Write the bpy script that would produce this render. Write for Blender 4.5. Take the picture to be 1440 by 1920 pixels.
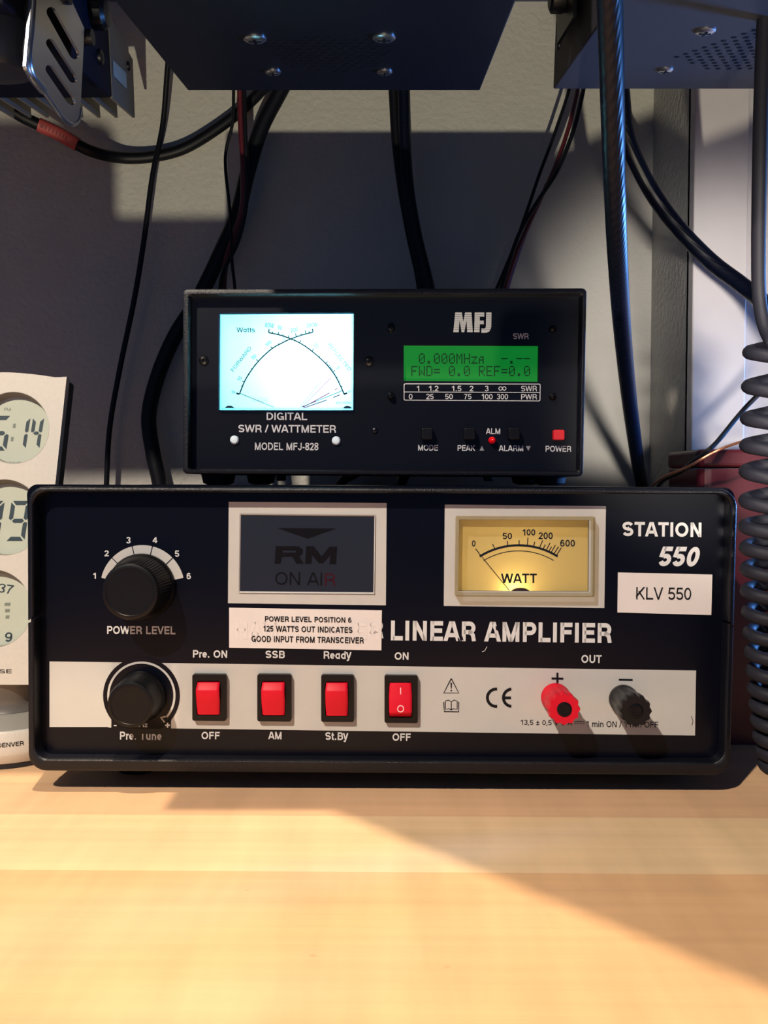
import bpy, bmesh, math, random
from mathutils import Vector, Matrix
from mathutils.geometry import tessellate_polygon

random.seed(7)
scene = bpy.context.scene
for o in list(bpy.data.objects):
    bpy.data.objects.remove(o)
COL = scene.collection
R = math.radians

# ------------------------------------------------------------------ camera
ZC = 0.897                                   # lens height above the floor (desk top at 0.75)
DESK = 0.75
F_PX = 1600.0
PITCH = math.atan(60.0 / F_PX)
cam_d = bpy.data.cameras.new('camera')
cam_d.sensor_fit = 'VERTICAL'
cam_d.sensor_height = 36.0
cam_d.lens = F_PX / 1920.0 * 36.0
cam_d.clip_start = 0.01
cam = bpy.data.objects.new('camera', cam_d)
cam.location = (0, 0, ZC)
cam.rotation_euler = (R(90) - PITCH, 0, 0)
COL.objects.link(cam)
scene.camera = cam

# ------------------------------------------------------------------ exposure, world, lamps
scene.view_settings.view_transform = 'Standard'
scene.view_settings.look = 'None'
scene.view_settings.gamma = 1.0
scene.view_settings.use_curve_mapping = False
scene.view_settings.exposure = 0.0

world = bpy.data.worlds.new('room_light')
scene.world = world
world.use_nodes = True
bg = world.node_tree.nodes['Background']
bg.inputs[0].default_value = (0.17, 0.36, 0.85, 1)
bg.inputs[1].default_value = 0.27


def aim(o, target):
    o.rotation_euler = (Vector(target) - o.location).to_track_quat('-Z', 'Y').to_euler()


def lamp(name, kind, loc, power, color, radius=0.02, target=None, cone=None, blend=0.3, size=None):
    d = bpy.data.lights.new(name, kind)
    d.energy = power
    d.color = color
    if kind == 'AREA':
        d.shape = 'RECTANGLE'
        d.size, d.size_y = size
    else:
        d.shadow_soft_size = radius
    if kind == 'SPOT':
        d.spot_size = R(cone)
        d.spot_blend = blend
    o = bpy.data.objects.new(name, d)
    o.location = (loc[0], loc[1], loc[2] + ZC)
    COL.objects.link(o)
    if target:
        aim(o, (target[0], target[1], target[2] + ZC))
    return o


LAMP_C = Vector((-0.017, -0.50, -0.58))      # low lamp in front of the desk, below the desk top
lamp('desk_lamp', 'SPOT', (-0.50, -0.52, 0.92), 104, (1.0, 0.87, 0.71), 0.018, (-0.01, 0.33, -0.11), 36, 0.6)
lamp('ceiling_lamp', 'SPOT', (-0.10, 0.05, 1.0), 66, (1.0, 0.80, 0.56), 0.008, (-0.05, 0.27, -0.15), 32, 0.6)
lamp('low_floor_lamp', 'SPOT', LAMP_C, 40, (1.0, 0.90, 0.66), 0.006, (0.0, 0.62, 0.25), 60, 0.5)
lamp('right_wall_spot', 'SPOT', (0.112, -0.05, -0.02), 19, (1.0, 0.91, 0.80), 0.03, (0.222, 0.62, 0.085), 24, 0.7)  # spot added beside the lens to brighten the right wall and trim
lamp('cable_rim_spot', 'SPOT', (0.46, 0.505, 0.05), 20, (0.12, 0.36, 1.0), 0.03, (0.09, 0.40, 0.055), 54, 0.5)  # added blue spot out of view, gives the thick cable its rim highlight


# ------------------------------------------------------------------ pixel rays -> world points
CAM = Vector((0, 0, ZC))
FWD = Vector((0, math.cos(PITCH), -math.sin(PITCH)))
UPV = Vector((0, math.sin(PITCH), math.cos(PITCH)))
RGT = Vector((1, 0, 0))


def ray(px, py):
    return FWD + RGT * ((px - 720) / F_PX) + UPV * ((960 - py) / F_PX)


def at(px, py, Y):
    d = ray(px, py)
    return CAM + d * (Y / d.y)


def at_z(px, py, z):
    d = ray(px, py)
    return CAM + d * ((z - ZC) / d.z)


def at_x(px, py, x):
    d = ray(px, py)
    return CAM + d * (x / d.x)


def proj(p):
    v = p - CAM
    k = v.dot(FWD)
    return 720 + F_PX * v.x / k, 960 - F_PX * v.dot(UPV) / k


class Fr:
    """A front plane: a picture point on it, raised d towards the viewer."""
    def __init__(self, P0, N):
        self.P0, self.N = Vector(P0), Vector(N).normalized()

    def p(self, px, py, d=0.0):
        r = ray(px, py)
        t = (self.P0 - CAM).dot(self.N) / r.dot(self.N)
        return CAM + r * t + self.N * d

    def m(self, px, py):
        """metres per pixel at this spot"""
        return (self.p(px + 1, py) - self.p(px, py)).length


# ------------------------------------------------------------------ materials
def lin(c):
    return tuple(((x / 255) / 12.92 if x / 255 <= 0.04045 else ((x / 255 + 0.055) / 1.055) ** 2.4) for x in c) + (1,)


MATS = {}


def mat(name, srgb=None, rough=0.5, metal=0.0, spec=0.5, bump=None, emit=None, emit_s=0, speck=None, coat=0):
    if name in MATS:
        return MATS[name]
    m = bpy.data.materials.new(name)
    m.use_nodes = True
    nt = m.node_tree
    b = nt.nodes['Principled BSDF']
    b.inputs['Base Color'].default_value = lin(srgb)
    b.inputs['Roughness'].default_value = rough
    b.inputs['Metallic'].default_value = metal
    b.inputs['Specular IOR Level'].default_value = spec
    b.inputs['Coat Weight'].default_value = coat
    if emit:
        b.inputs['Emission Color'].default_value = lin(emit)
        b.inputs['Emission Strength'].default_value = emit_s
    tc = nt.nodes.new('ShaderNodeTexCoord')
    if bump:
        n = nt.nodes.new('ShaderNodeTexNoise')
        n.inputs['Scale'].default_value = bump[0]
        n.inputs['Detail'].default_value = 3
        bp = nt.nodes.new('ShaderNodeBump')
        bp.inputs['Strength'].default_value = bump[1]
        bp.inputs['Distance'].default_value = bump[2]
        nt.links.new(tc.outputs['Object'], n.inputs['Vector'])
        nt.links.new(n.outputs['Fac'], bp.inputs['Height'])
        nt.links.new(bp.outputs['Normal'], b.inputs['Normal'])
    # slight unevenness of colour on every surface
    n2 = nt.nodes.new('ShaderNodeTexNoise')
    n2.inputs['Scale'].default_value = speck[0] if speck else 60
    n2.inputs['Detail'].default_value = 4
    mx = nt.nodes.new('ShaderNodeMix')
    mx.data_type = 'RGBA'
    c = lin(srgb)
    a = speck[1] if speck else 0.06
    mx.inputs[6].default_value = tuple(x * (1 - a) for x in c[:3]) + (1,)
    mx.inputs[7].default_value = tuple(min(1, x * (1 + a)) for x in c[:3]) + (1,)
    nt.links.new(tc.outputs['Object'], n2.inputs['Vector'])
    nt.links.new(n2.outputs['Fac'], mx.inputs[0])
    nt.links.new(mx.outputs[2], b.inputs['Base Color'])
    MATS[name] = m
    return m


def mat_backlit(name, srgb, diff=0.4):
    m = bpy.data.materials.new(name)
    m.use_nodes = True
    nt = m.node_tree
    nt.nodes.remove(nt.nodes['Principled BSDF'])
    out = nt.nodes['Material Output']
    t = nt.nodes.new('ShaderNodeBsdfTranslucent')
    d = nt.nodes.new('ShaderNodeBsdfDiffuse')
    t.inputs[0].default_value = lin(srgb)
    d.inputs[0].default_value = lin(srgb)
    mx = nt.nodes.new('ShaderNodeMixShader')
    mx.inputs[0].default_value = diff
    nt.links.new(t.outputs[0], mx.inputs[1])
    nt.links.new(d.outputs[0], mx.inputs[2])
    nt.links.new(mx.outputs[0], out.inputs[0])
    return m


def mat_clear(name, tint=(1, 1, 1), gloss=0.05):
    m = bpy.data.materials.new(name)
    m.use_nodes = True
    nt = m.node_tree
    nt.nodes.remove(nt.nodes['Principled BSDF'])
    out = nt.nodes['Material Output']
    t = nt.nodes.new('ShaderNodeBsdfTransparent')
    t.inputs[0].default_value = tint + (1,)
    g = nt.nodes.new('ShaderNodeBsdfGlossy')
    g.inputs['Roughness'].default_value = 0.05
    mx = nt.nodes.new('ShaderNodeMixShader')
    mx.inputs[0].default_value = gloss
    nt.links.new(t.outputs[0], mx.inputs[1])
    nt.links.new(g.outputs[0], mx.inputs[2])
    nt.links.new(mx.outputs[0], out.inputs[0])
    return m


M = dict(
    case=mat('black_crackle_paint', (6, 8, 18), 0.42, spec=0.4, bump=(1400, 0.5, 0.0004)),
    panel=mat('black_satin_panel', (4, 6, 17), 0.30, spec=0.24),
    panel2=mat('black_matte_panel', (7, 9, 19), 0.34, spec=0.24),
    silver=mat('silver_print', (186, 184, 180), 0.45, spec=0.4),
    ink=mat('white_ink', (205, 205, 205), 0.6, spec=0.2),
    dark_ink=mat('dark_ink', (16, 16, 20), 0.6, spec=0.2),
    paper=mat('white_paper', (215, 208, 206), 0.75, spec=0.2),
    ghost=mat('paper_over_lettering', (219, 212, 210), 0.75, spec=0.2),
    red=mat('red_plastic', (206, 8, 38), 0.5, spec=0.3),
    plastic=mat('black_plastic', (6, 6, 10), 0.38, spec=0.3),
    post=mat('black_post_plastic', (14, 14, 18), 0.35, spec=0.35),
    rubber=mat('black_rubber', (8, 8, 11), 0.75, spec=0.3),
    glass_dark=mat('dark_window', (34, 38, 49), 0.3, spec=0.3),
    glass_ink=mat('dark_window_ink', (9, 8, 13), 0.4, spec=0.2),
    glass_red=mat('dark_window_red_ink', (56, 12, 26), 0.4, spec=0.2),
    meter_face=mat_backlit('yellow_meter_face', (200, 180, 122), 0.6),
    cyan_face=mat_backlit('cyan_meter_face', (150, 230, 247), 0.3),
    white_in=mat('white_housing', (225, 225, 220), 0.7),
    teal=mat('teal_ink', (8, 60, 72), 0.6, spec=0.1),
    navy=mat('navy_ink', (4, 10, 26), 0.6, spec=0.1),
    magenta=mat('magenta_ink', (150, 20, 90), 0.6, spec=0.1),
    pale=mat('faded_ink', (185, 170, 190), 0.6, spec=0.1),
    clear=mat_clear('clear_plastic', (0.97, 0.97, 0.96), 0.05),
    clear_blue=mat_clear('clear_blue_plastic', (0.97, 0.99, 1.0), 0.03),
    rim=mat_clear('clear_plastic_edge', (0.80, 0.74, 0.58), 0.03),
    lcd=mat('green_display', (10, 70, 20), 0.35, emit=(6, 140, 42), emit_s=0.6),
    lcd_ink=mat('green_display_ink', (2, 34, 10), 0.4),
    led=mat('red_led', (190, 10, 22), 0.2, emit=(200, 5, 15), emit_s=0.35),
    steel=mat('bright_steel', (190, 192, 200), 0.3, metal=1.0),
    dark_steel=mat('dark_steel', (60, 62, 70), 0.35, metal=1.0),
    chrome=mat('chrome', (190, 190, 196), 0.28, metal=1.0),
    white_cap=mat('white_plastic', (205, 222, 236), 0.4),
    radio=mat('black_radio_paint', (6, 8, 17), 0.5, spec=0.2, bump=(1800, 0.25, 0.0003)),
    radio_grey=mat('charcoal_radio_paint', (34, 34, 42), 0.6, spec=0.3, bump=(1800, 0.25, 0.0003)),
    hole=mat('vent_hole', (5, 5, 8), 0.9, spec=0.1),
    heat=mat('bronze_anodised_fin', (92, 88, 84), 0.5, spec=0.4),
    tag_white=mat('grey_paper_tag', (150, 165, 165), 0.7),
    cable=mat('black_cable_sheath', (6, 8, 16), 0.5, spec=0.25),
    coax=mat('braided_black_sheath', (5, 9, 24), 0.36, spec=0.22),
    wire_red=mat('red_wire', (74, 8, 20), 0.45),
    wire_violet=mat('violet_wire', (96, 70, 130), 0.4),
    copper=mat('copper_wire', (190, 130, 100), 0.35, metal=0.8),
    cord=mat('grey_rubber_cord', (26, 27, 37), 0.6, spec=0.25),
    tag_red=mat('pink_red_tag', (152, 62, 62), 0.6),
    tag_ink=mat('dark_red_ink', (100, 24, 30), 0.6),
    clock=mat('silver_clock_plastic', (205, 200, 190), 0.42, spec=0.4, speck=(700, 0.07)),
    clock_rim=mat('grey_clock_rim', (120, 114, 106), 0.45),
    clock_neck=mat('grey_clock_neck', (96, 92, 88), 0.35),
    clock_dark=mat('dark_clock_well', (30, 31, 38), 0.5),
    clock_lcd=mat('pale_green_lcd', (186, 192, 176), 0.3),
    clock_ink=mat('lcd_segment', (45, 62, 70), 0.5),
    clock_faint=mat('lcd_segment_faint', (118, 126, 116), 0.5),
    tin=mat('red_tin_paint', (70, 15, 28), 0.4, spec=0.5),
    wall=mat('cream_wall_paint', (178, 176, 170), 0.85, spec=0.15, bump=(260, 0.5, 0.0016)),
    trim=mat('white_gloss_trim', (194, 190, 192), 0.5, spec=0.3, bump=(90, 0.1, 0.0006)),
    shelf=mat('dark_blue_grey_shelf', (62, 68, 90), 0.6),
)


def coax_braid():
    nt = M['coax'].node_tree
    b = nt.nodes['Principled BSDF']
    tc = nt.nodes.new('ShaderNodeTexCoord')
    w = nt.nodes.new('ShaderNodeTexWave')
    w.bands_direction = 'DIAGONAL'
    w.inputs['Scale'].default_value = 260
    bp = nt.nodes.new('ShaderNodeBump')
    bp.inputs['Strength'].default_value = 0.15
    bp.inputs['Distance'].default_value = 0.0006
    nt.links.new(tc.outputs['Object'], w.inputs['Vector'])
    nt.links.new(w.outputs['Fac'], bp.inputs['Height'])
    nt.links.new(bp.outputs['Normal'], b.inputs['Normal'])


coax_braid()


def desk_material():
    m = bpy.data.materials.new('maple_laminate')
    m.use_nodes = True
    nt = m.node_tree
    L = nt.links.new
    b = nt.nodes['Principled BSDF']
    b.inputs['Roughness'].default_value = 0.5
    b.inputs['Specular IOR Level'].default_value = 0.18
    g = nt.nodes.new('ShaderNodeNewGeometry')
    mp = nt.nodes.new('ShaderNodeMapping')
    mp.vector_type = 'POINT'
    mp.inputs['Rotation'].default_value = (0, 0, R(0.8))
    L(g.outputs['Position'], mp.inputs['Vector'])
    sep = nt.nodes.new('ShaderNodeSeparateXYZ')
    L(mp.outputs[0], sep.inputs[0])
    # strips of veneer along X
    mr = nt.nodes.new('ShaderNodeMapRange')
    mr.inputs['From Min'].default_value = 0.0
    mr.inputs['From Max'].default_value = 0.62
    L(sep.outputs['Y'], mr.inputs['Value'])
    cr = nt.nodes.new('ShaderNodeValToRGB')
    cr.color_ramp.interpolation = 'CONSTANT'
    tones = [(0.0, (204, 160, 116)), (0.12, (206, 163, 120)), (0.3135 / 0.62, (214, 182, 142)),
             (0.367 / 0.62, (206, 166, 130)), (0.405 / 0.62, (210, 172, 134)), (0.46 / 0.62, (204, 166, 128)), (0.53 / 0.62, (210, 172, 134))]
    e = cr.color_ramp.elements
    e[0].position, e[0].color = tones[0][0], lin(tones[0][1])
    e[1].position, e[1].color = tones[1][0], lin(tones[1][1])
    for p, c in tones[2:]:
        k = e.new(p)
        k.color = lin(c)
    L(mr.outputs[0], cr.inputs[0])
    # long grain
    def stretched(scale, sx, sy, detail=4, rot=0.0):
        mm = nt.nodes.new('ShaderNodeMapping')
        mm.inputs['Scale'].default_value = (sx, sy, 1)
        mm.inputs['Rotation'].default_value = (0, 0, R(rot))
        L(mp.outputs[0], mm.inputs['Vector'])
        n = nt.nodes.new('ShaderNodeTexNoise')
        n.inputs['Scale'].default_value = scale
        n.inputs['Detail'].default_value = detail
        L(mm.outputs[0], n.inputs['Vector'])
        return n.outputs['Fac']
    def mul(col, fac, lo, hi, c0=0.3, c1=0.7):
        r = nt.nodes.new('ShaderNodeMapRange')
        r.inputs['From Min'].default_value = c0
        r.inputs['From Max'].default_value = c1
        r.inputs['To Min'].default_value = lo
        r.inputs['To Max'].default_value = hi
        L(fac, r.inputs['Value'])
        x = nt.nodes.new('ShaderNodeVectorMath')
        x.operation = 'SCALE'
        L(col, x.inputs[0])
        L(r.outputs[0], x.inputs['Scale'])
        return x.outputs[0]
    c = cr.outputs['Color']
    c = mul(c, stretched(1.0, 2.0, 190), 0.95, 1.04)
    c = mul(c, stretched(1.0, 5.0, 42), 0.94, 1.04)
    c = mul(c, stretched(1.0, 55, 9, 3, 14), 0.90, 1.06)       # curly figure across the grain
    c = mul(c, stretched(9.0, 1, 1), 0.95, 1.05)
    # small brown pores
    v = nt.nodes.new('ShaderNodeTexVoronoi')
    v.inputs['Scale'].default_value = 22
    mm = nt.nodes.new('ShaderNodeMapping')
    mm.inputs['Scale'].default_value = (1, 1.6, 1)
    L(mp.outputs[0], mm.inputs['Vector'])
    L(mm.outputs[0], v.inputs['Vector'])
    c = mul(c, v.outputs['Distance'], 0.78, 1.0, 0.012, 0.04)
    L(c, b.inputs['Base Color'])
    return m


M['desk'] = desk_material()

# ------------------------------------------------------------------ mesh building
WM = {}


def V(*a):
    return Vector(a)


class MB:
    def __init__(self):
        self.v, self.f, self.m, self.s = [], [], [], []

    def add(self, verts, faces, mi=0, smooth=False):
        o = len(self.v)
        self.v += [Vector(x) for x in verts]
        for f in faces:
            self.f.append([i + o for i in f])
            self.m.append(mi)
            self.s.append(smooth)
        return self

    def poly(self, pts, mi=0):
        return self.add(pts, [list(range(len(pts)))], mi)

    def prism(self, loop, off, mi=0, caps=True, smooth=False):
        n = len(loop)
        vs = [Vector(p) for p in loop] + [Vector(p) + off for p in loop]
        fs = [[i, (i + 1) % n, n + (i + 1) % n, n + i] for i in range(n)]
        self.add(vs, fs, mi, smooth)
        if caps:
            self.add(vs[:n], [list(range(n))], mi)
            self.add(vs[n:], [list(range(n))], mi)
        return self

    def plate(self, loops, off, mi=0):
        """outline with holes, given as loops of world points, thickened by off"""
        tri = tessellate_polygon(loops)
        flat = [Vector(p) for l in loops for p in l]
        self.add(flat, [list(t) for t in tri], mi)
        if off is not None:
            self.add([p + off for p in flat], [list(t) for t in tri], mi)
            for l in loops:
                self.prism(l, off, mi, caps=False)
        return self

    def box(self, c, ax, ay, az, mi=0):
        c, ax, ay, az = Vector(c), Vector(ax), Vector(ay), Vector(az)
        vs = [c + ax * i + ay * j + az * k for k in (-1, 1) for j in (-1, 1) for i in (-1, 1)]
        return self.add(vs, [[0, 1, 3, 2], [4, 5, 7, 6], [0, 1, 5, 4], [2, 3, 7, 6], [0, 2, 6, 4], [1, 3, 7, 5]], mi)

    def tube(self, pts, r, n=14, mi=0, caps=True):
        pts = [Vector(p) for p in pts]
        k = len(pts)
        rs = r if isinstance(r, (list, tuple)) else [r] * k
        t = [(pts[min(i + 1, k - 1)] - pts[max(i - 1, 0)]).normalized() for i in range(k)]
        ref = Vector((0, 0, 1)) if abs(t[0].z) < 0.9 else Vector((1, 0, 0))
        u = (ref - t[0] * ref.dot(t[0])).normalized()
        vs = []
        for i in range(k):
            u = (u - t[i] * u.dot(t[i])).normalized()
            w = t[i].cross(u)
            vs += [pts[i] + (u * math.cos(2 * math.pi * j / n) + w * math.sin(2 * math.pi * j / n)) * rs[i] for j in range(n)]
        fs = [[i * n + j, i * n + (j + 1) % n, (i + 1) * n + (j + 1) % n, (i + 1) * n + j] for i in range(k - 1) for j in range(n)]
        self.add(vs, fs, mi, True)
        if caps:
            self.add(vs[:n], [list(range(n))], mi)
            self.add(vs[-n:], [list(range(n))], mi)
        return self

    def lathe(self, c, axis, prof, n=48, mi=0, rf=None, smooth=True, squash=None):
        """prof: (radius, height along axis) from the bottom up; rf(ring, j) scales the radius"""
        c, a = Vector(c), Vector(axis).normalized()
        ref = Vector((0, 0, 1)) if abs(a.z) < 0.9 else Vector((1, 0, 0))
        u = (ref - a * ref.dot(a)).normalized()
        w = a.cross(u)
        vs = []
        for k, (r, h) in enumerate(prof):
            for j in range(n):
                q = r * (rf(k, j) if rf else 1)
                th = 2 * math.pi * j / n
                vs.append(c + a * h + (u * math.cos(th) + w * math.sin(th)) * q)
        fs = [[i * n + j, i * n + (j + 1) % n, (i + 1) * n + (j + 1) % n, (i + 1) * n + j] for i in range(len(prof) - 1) for j in range(n)]
        self.add(vs, fs, mi, smooth)
        self.add(vs[:n], [list(range(n))], mi)
        self.add(vs[-n:], [list(range(n))], mi)
        return self

    def stroke(self, fr, pts, w, d, mi=0):
        """a printed line along picture points, w pixels wide"""
        n = len(pts)
        L_, R_ = [], []
        for i in range(n):
            a, b = pts[max(i - 1, 0)], pts[min(i + 1, n - 1)]
            dx, dy = b[0] - a[0], b[1] - a[1]
            l = math.hypot(dx, dy) or 1
            ox, oy = -dy / l * w / 2, dx / l * w / 2
            L_.append(fr.p(pts[i][0] + ox, pts[i][1] + oy, d))
            R_.append(fr.p(pts[i][0] - ox, pts[i][1] - oy, d))
        self.add(L_ + R_, [[i, i + 1, n + i + 1, n + i] for i in range(n - 1)], mi)
        return self

    def flat(self, fr, pts, d, mi=0):
        return self.poly([fr.p(x, y, d) for x, y in pts], mi)

    def text(self, fr, s, box, d, mi=0, bold=0.0, shear=0.0, ang=0.0):
        vs, fs = text_mesh(s, 0.115 + bold * 2.6)
        x0, x1 = min(v[0] for v in vs), max(v[0] for v in vs)
        y0, y1 = min(v[1] for v in vs), max(v[1] for v in vs)
        W, H = box[2] - box[0], box[3] - box[1]
        cx, cy = (box[0] + box[2]) / 2, (box[1] + box[3]) / 2
        ca, sa = math.cos(R(ang)), math.sin(R(ang))
        out = []
        for v in vs:
            q = (v[1] - y0) / max(y1 - y0, 1e-6) - 0.5
            dx = ((v[0] - x0) / max(x1 - x0, 1e-6) - 0.5) * W + shear * q * H
            dy = -q * H
            out.append(fr.p(cx + dx * ca - dy * sa, cy + dx * sa + dy * ca, d))
        return self.add(out, fs, mi)

    def build(self, name, mats, parent=None, bevel=None, weld=True):
        me = bpy.data.meshes.new(name)
        if parent is None:
            xs = [p.x for p in self.v]; ys = [p.y for p in self.v]; zs = [p.z for p in self.v]
            M0 = Matrix.Translation(((min(xs) + max(xs)) / 2, (min(ys) + max(ys)) / 2, min(zs)))
        else:
            M0 = WM[parent.name]
        inv = M0.inverted()
        me.from_pydata([inv @ p for p in self.v], [], self.f)
        for p, mi, s in zip(me.polygons, self.m, self.s):
            p.material_index = mi
            p.use_smooth = s
        if not isinstance(mats, (list, tuple)):
            mats = [mats]
        for x in mats:
            me.materials.append(x)
        if weld:
            bm = bmesh.new()
            bm.from_mesh(me)
            bmesh.ops.remove_doubles(bm, verts=bm.verts, dist=2e-6)
            bmesh.ops.recalc_face_normals(bm, faces=bm.faces)
            for e in bm.edges:
                if len(e.link_faces) == 2 and e.calc_face_angle(0) > R(40):
                    e.smooth = False
            bm.to_mesh(me)
            bm.free()
        o = bpy.data.objects.new(name, me)
        COL.objects.link(o)
        if parent is None:
            o.matrix_world = M0
        else:
            o.parent = parent
        WM[o.name] = M0
        if bevel:
            md = o.modifiers.new('bevel', 'BEVEL')
            md.width = bevel
            md.segments = 3
            md.limit_method = 'ANGLE'
            md.angle_limit = R(40)
        return o


TCACHE = {}


# ------------------------------------------------------------------ a plain grotesque alphabet drawn with strokes
def _arc(cx, cy, rx, ry, a0, a1, n=14):
    return [(cx + rx * math.cos(R(a0 + (a1 - a0) * i / n)), cy + ry * math.sin(R(a0 + (a1 - a0) * i / n))) for i in range(n + 1)]


def glyph(ch, t):
    """(body width, left bearing, right bearing, strokes); a stroke is (points, extend start, extend end) on centre lines"""
    h = t / 2
    lo, hi, mid = h, 1 - h, 0.5
    E = []
    def s(*pts, a=1, b=1):
        E.append((list(pts), a, b))
    def stem(x, y0=0.0, y1=1.0):
        E.append(([(x, y0), (x, y1)], 0, 0))
    def bowl(x0, x1, y0, y1):
        """right-hand bowl from the stem x0, out to x1"""
        r = (y1 - y0) / 2
        rx = min(r, (x1 - x0) * 0.6)
        E.append(([(x0, y1)] + _arc(x1 - rx, y0 + r, rx, r, 90, -90) + [(x0, y0)], 0, 0))
    if ch == 'A':
        w = 0.92
        s((h * 0.85, 0), (w / 2 - h * 0.35, 1)); s((w - h * 0.85, 0), (w / 2 + h * 0.35, 1)); s((w * 0.24, 0.30), (w * 0.76, 0.30), a=0, b=0)
        return w, 0, 0, E
    if ch == 'B':
        w = 0.78
        stem(h); bowl(h, w - h - 0.03, 0.53, hi); bowl(h, w - h, lo, 0.53)
        return w, .10, .04, E
    if ch in 'CG':
        w = 0.88
        a1 = 318 if ch == 'C' else 360
        E.append((_arc(w / 2, .5, w / 2 - h, .5 - h, 42, a1 if ch == 'C' else 342, 26), 0, 0))
        if ch == 'G':
            s((w * .54, .42), (w, .42), a=0, b=0); stem(w - h * 0.9, 0.0, .47)
        return w, .055, .055, E
    if ch == 'D':
        w = 0.82
        stem(h); bowl(h, w - h, lo, hi)
        return w, .10, .055, E
    if ch in 'EF':
        w = 0.72 if ch == 'E' else 0.68
        stem(h); s((h, hi), (w, hi), a=0, b=0); s((h, .52), (w * .93, .52), a=0, b=0)
        if ch == 'E':
            s((h, lo), (w, lo), a=0, b=0)
        return w, .10, .05, E
    if ch == 'H':
        w = 0.80
        stem(h); stem(w - h); s((h, .52), (w - h, .52), a=0, b=0)
        return w, .10, .10, E
    if ch == 'I':
        stem(h)
        return t, .10, .10, E
    if ch == 'J':
        w = 0.62
        E.append(([(w - h, 1)] + _arc(w / 2, .28, w / 2 - h, .28 - h, 0, -180), 0, 0))
        return w, .04, .10, E
    if ch == 'K':
        w = 0.84
        stem(h); s((h * 1.2, .30), (w - h * 1.4, 1)); s((w * .38, .56), (w - h * 1.1, 0))
        return w, .10, .01, E
    if ch == 'L':
        w = 0.68
        stem(h); s((h, lo), (w, lo), a=0, b=0)
        return w, .10, .04, E
    if ch == 'M':
        w = 0.96
        stem(h); stem(w - h); s((h, 1), (w / 2, 0)); s((w - h, 1), (w / 2, 0))
        return w, .10, .10, E
    if ch == 'N':
        w = 0.80
        stem(h); stem(w - h); s((h, 1), (w - h, 0), a=0, b=0)
        return w, .10, .10, E
    if ch == 'O':
        w = 0.96
        E.append((_arc(w / 2, .5, w / 2 - h, .5 - h, 0, 360, 36), 0, 0))
        return w, .055, .055, E
    if ch in 'PR':
        w = 0.76 if ch == 'P' else 0.82
        stem(h); bowl(h, (w if ch == 'P' else w - .05) - h, .46, hi)
        if ch == 'R':
            E.append(([(w * .45, .46), (w * .66, .43), (w - h * 1.7, .30), (w - h * 1.15, 0)], 0, 0))
        return w, .10, .03, E
    if ch in 'Ss':
        w = 0.80
        P = _arc(w / 2, 1 - (.25 + h / 2), w / 2 - h, .25 - h / 2, 22, 270, 18) + _arc(w / 2, .25 + h / 2, w / 2 - h, .25 - h / 2, 90, -158, 18)
        if ch == 's':
            P = [(x * .76, y * .73) for x, y in P]
            E.append((P, 0, 0))
            return w * .76, .04, .04, E
        E.append((P, 0, 0))
        return w, .055, .055, E
    if ch == 'T':
        w = 0.76
        stem(w / 2); s((0, hi), (w, hi), a=0, b=0)
        return w, .03, .03, E
    if ch == 'U':
        w = 0.80
        E.append(([(h, 1)] + _arc(w / 2, .36, w / 2 - h, .36 - h, 180, 360) + [(w - h, 1)], 0, 0))
        return w, .10, .10, E
    if ch == 'V':
        w = 0.88
        s((h * .85, 1), (w / 2, 0)); s((w - h * .85, 1), (w / 2, 0))
        return w, .01, .01, E
    if ch == 'W':
        w = 1.28
        s((h * .85, 1), (w * .27, 0)); s((w / 2, 1), (w * .27, 0)); s((w / 2, 1), (w * .73, 0)); s((w - h * .85, 1), (w * .73, 0))
        return w, .01, .01, E
    if ch == 'Y':
        w = 0.90
        stem(w / 2, 0, .42); s((h * .85, 1), (w / 2, .40), b=0); s((w - h * .85, 1), (w / 2, .40), b=0)
        return w, .01, .01, E
    dw = 0.68
    if ch == '0':
        E.append((_arc(dw / 2, .5, dw / 2 - h, .5 - h, 0, 360, 30), 0, 0))
        return dw, .045, .045, E
    if ch == '1':
        w = 0.42
        stem(w - h); s((0, .74), (w * .40, .78), (w - h, .99), a=0, b=0)
        return w, .12, .16, E
    if ch == '2':
        E.append((_arc(dw / 2, .70, dw / 2 - h, .30 - h, 172, -38, 16) + [(h * 1.1, lo)], 0, 0)); s((0, lo), (dw, lo), a=0, b=0)
        return dw, .045, .045, E
    if ch == '3':
        E.append((_arc(dw / 2, .75, dw / 2 - h * 1.2, .25 - h / 1.3, 165, -90, 14), 0, 0))
        E.append((_arc(dw / 2, .28, dw / 2 - h, .28 - h, 90, -165, 14), 0, 0))
        return dw, .045, .045, E
    if ch == '4':
        stem(dw * .70); s((dw * .70, .98), (h * .6, .28), a=0, b=0); s((0, .28), (dw, .28), a=0, b=0)
        return dw, .03, .03, E
    if ch == '5':
        s((dw * .92, hi), (dw * .22, hi), a=0, b=0); s((dw * .24, 1), (dw * .12, .46), a=0, b=0)
        E.append((_arc(dw / 2, .32, dw / 2 - h, .32 - h, 128, -160, 20), 0, 0))
        return dw, .045, .045, E
    if ch in '69':
        P1 = _arc(dw / 2, .33, dw / 2 - h, .33 - h, 0, 360, 24)
        P2 = _arc(dw / 2, .52, dw / 2 - h, .48 - h, 40, 180, 12) + [(h, .33)]
        if ch == '9':
            P1 = [(dw - x, 1 - y) for x, y in P1]
            P2 = [(dw - x, 1 - y) for x, y in P2]
        E.append((P1, 0, 0)); E.append((P2, 0, 0))
        return dw, .045, .045, E
    if ch == '7':
        s((0, hi), (dw, hi), a=0, b=0); s((dw - h, .94), (dw * .48, .5), (dw * .34, 0), a=0, b=0)
        return dw, .05, .04, E
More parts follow.
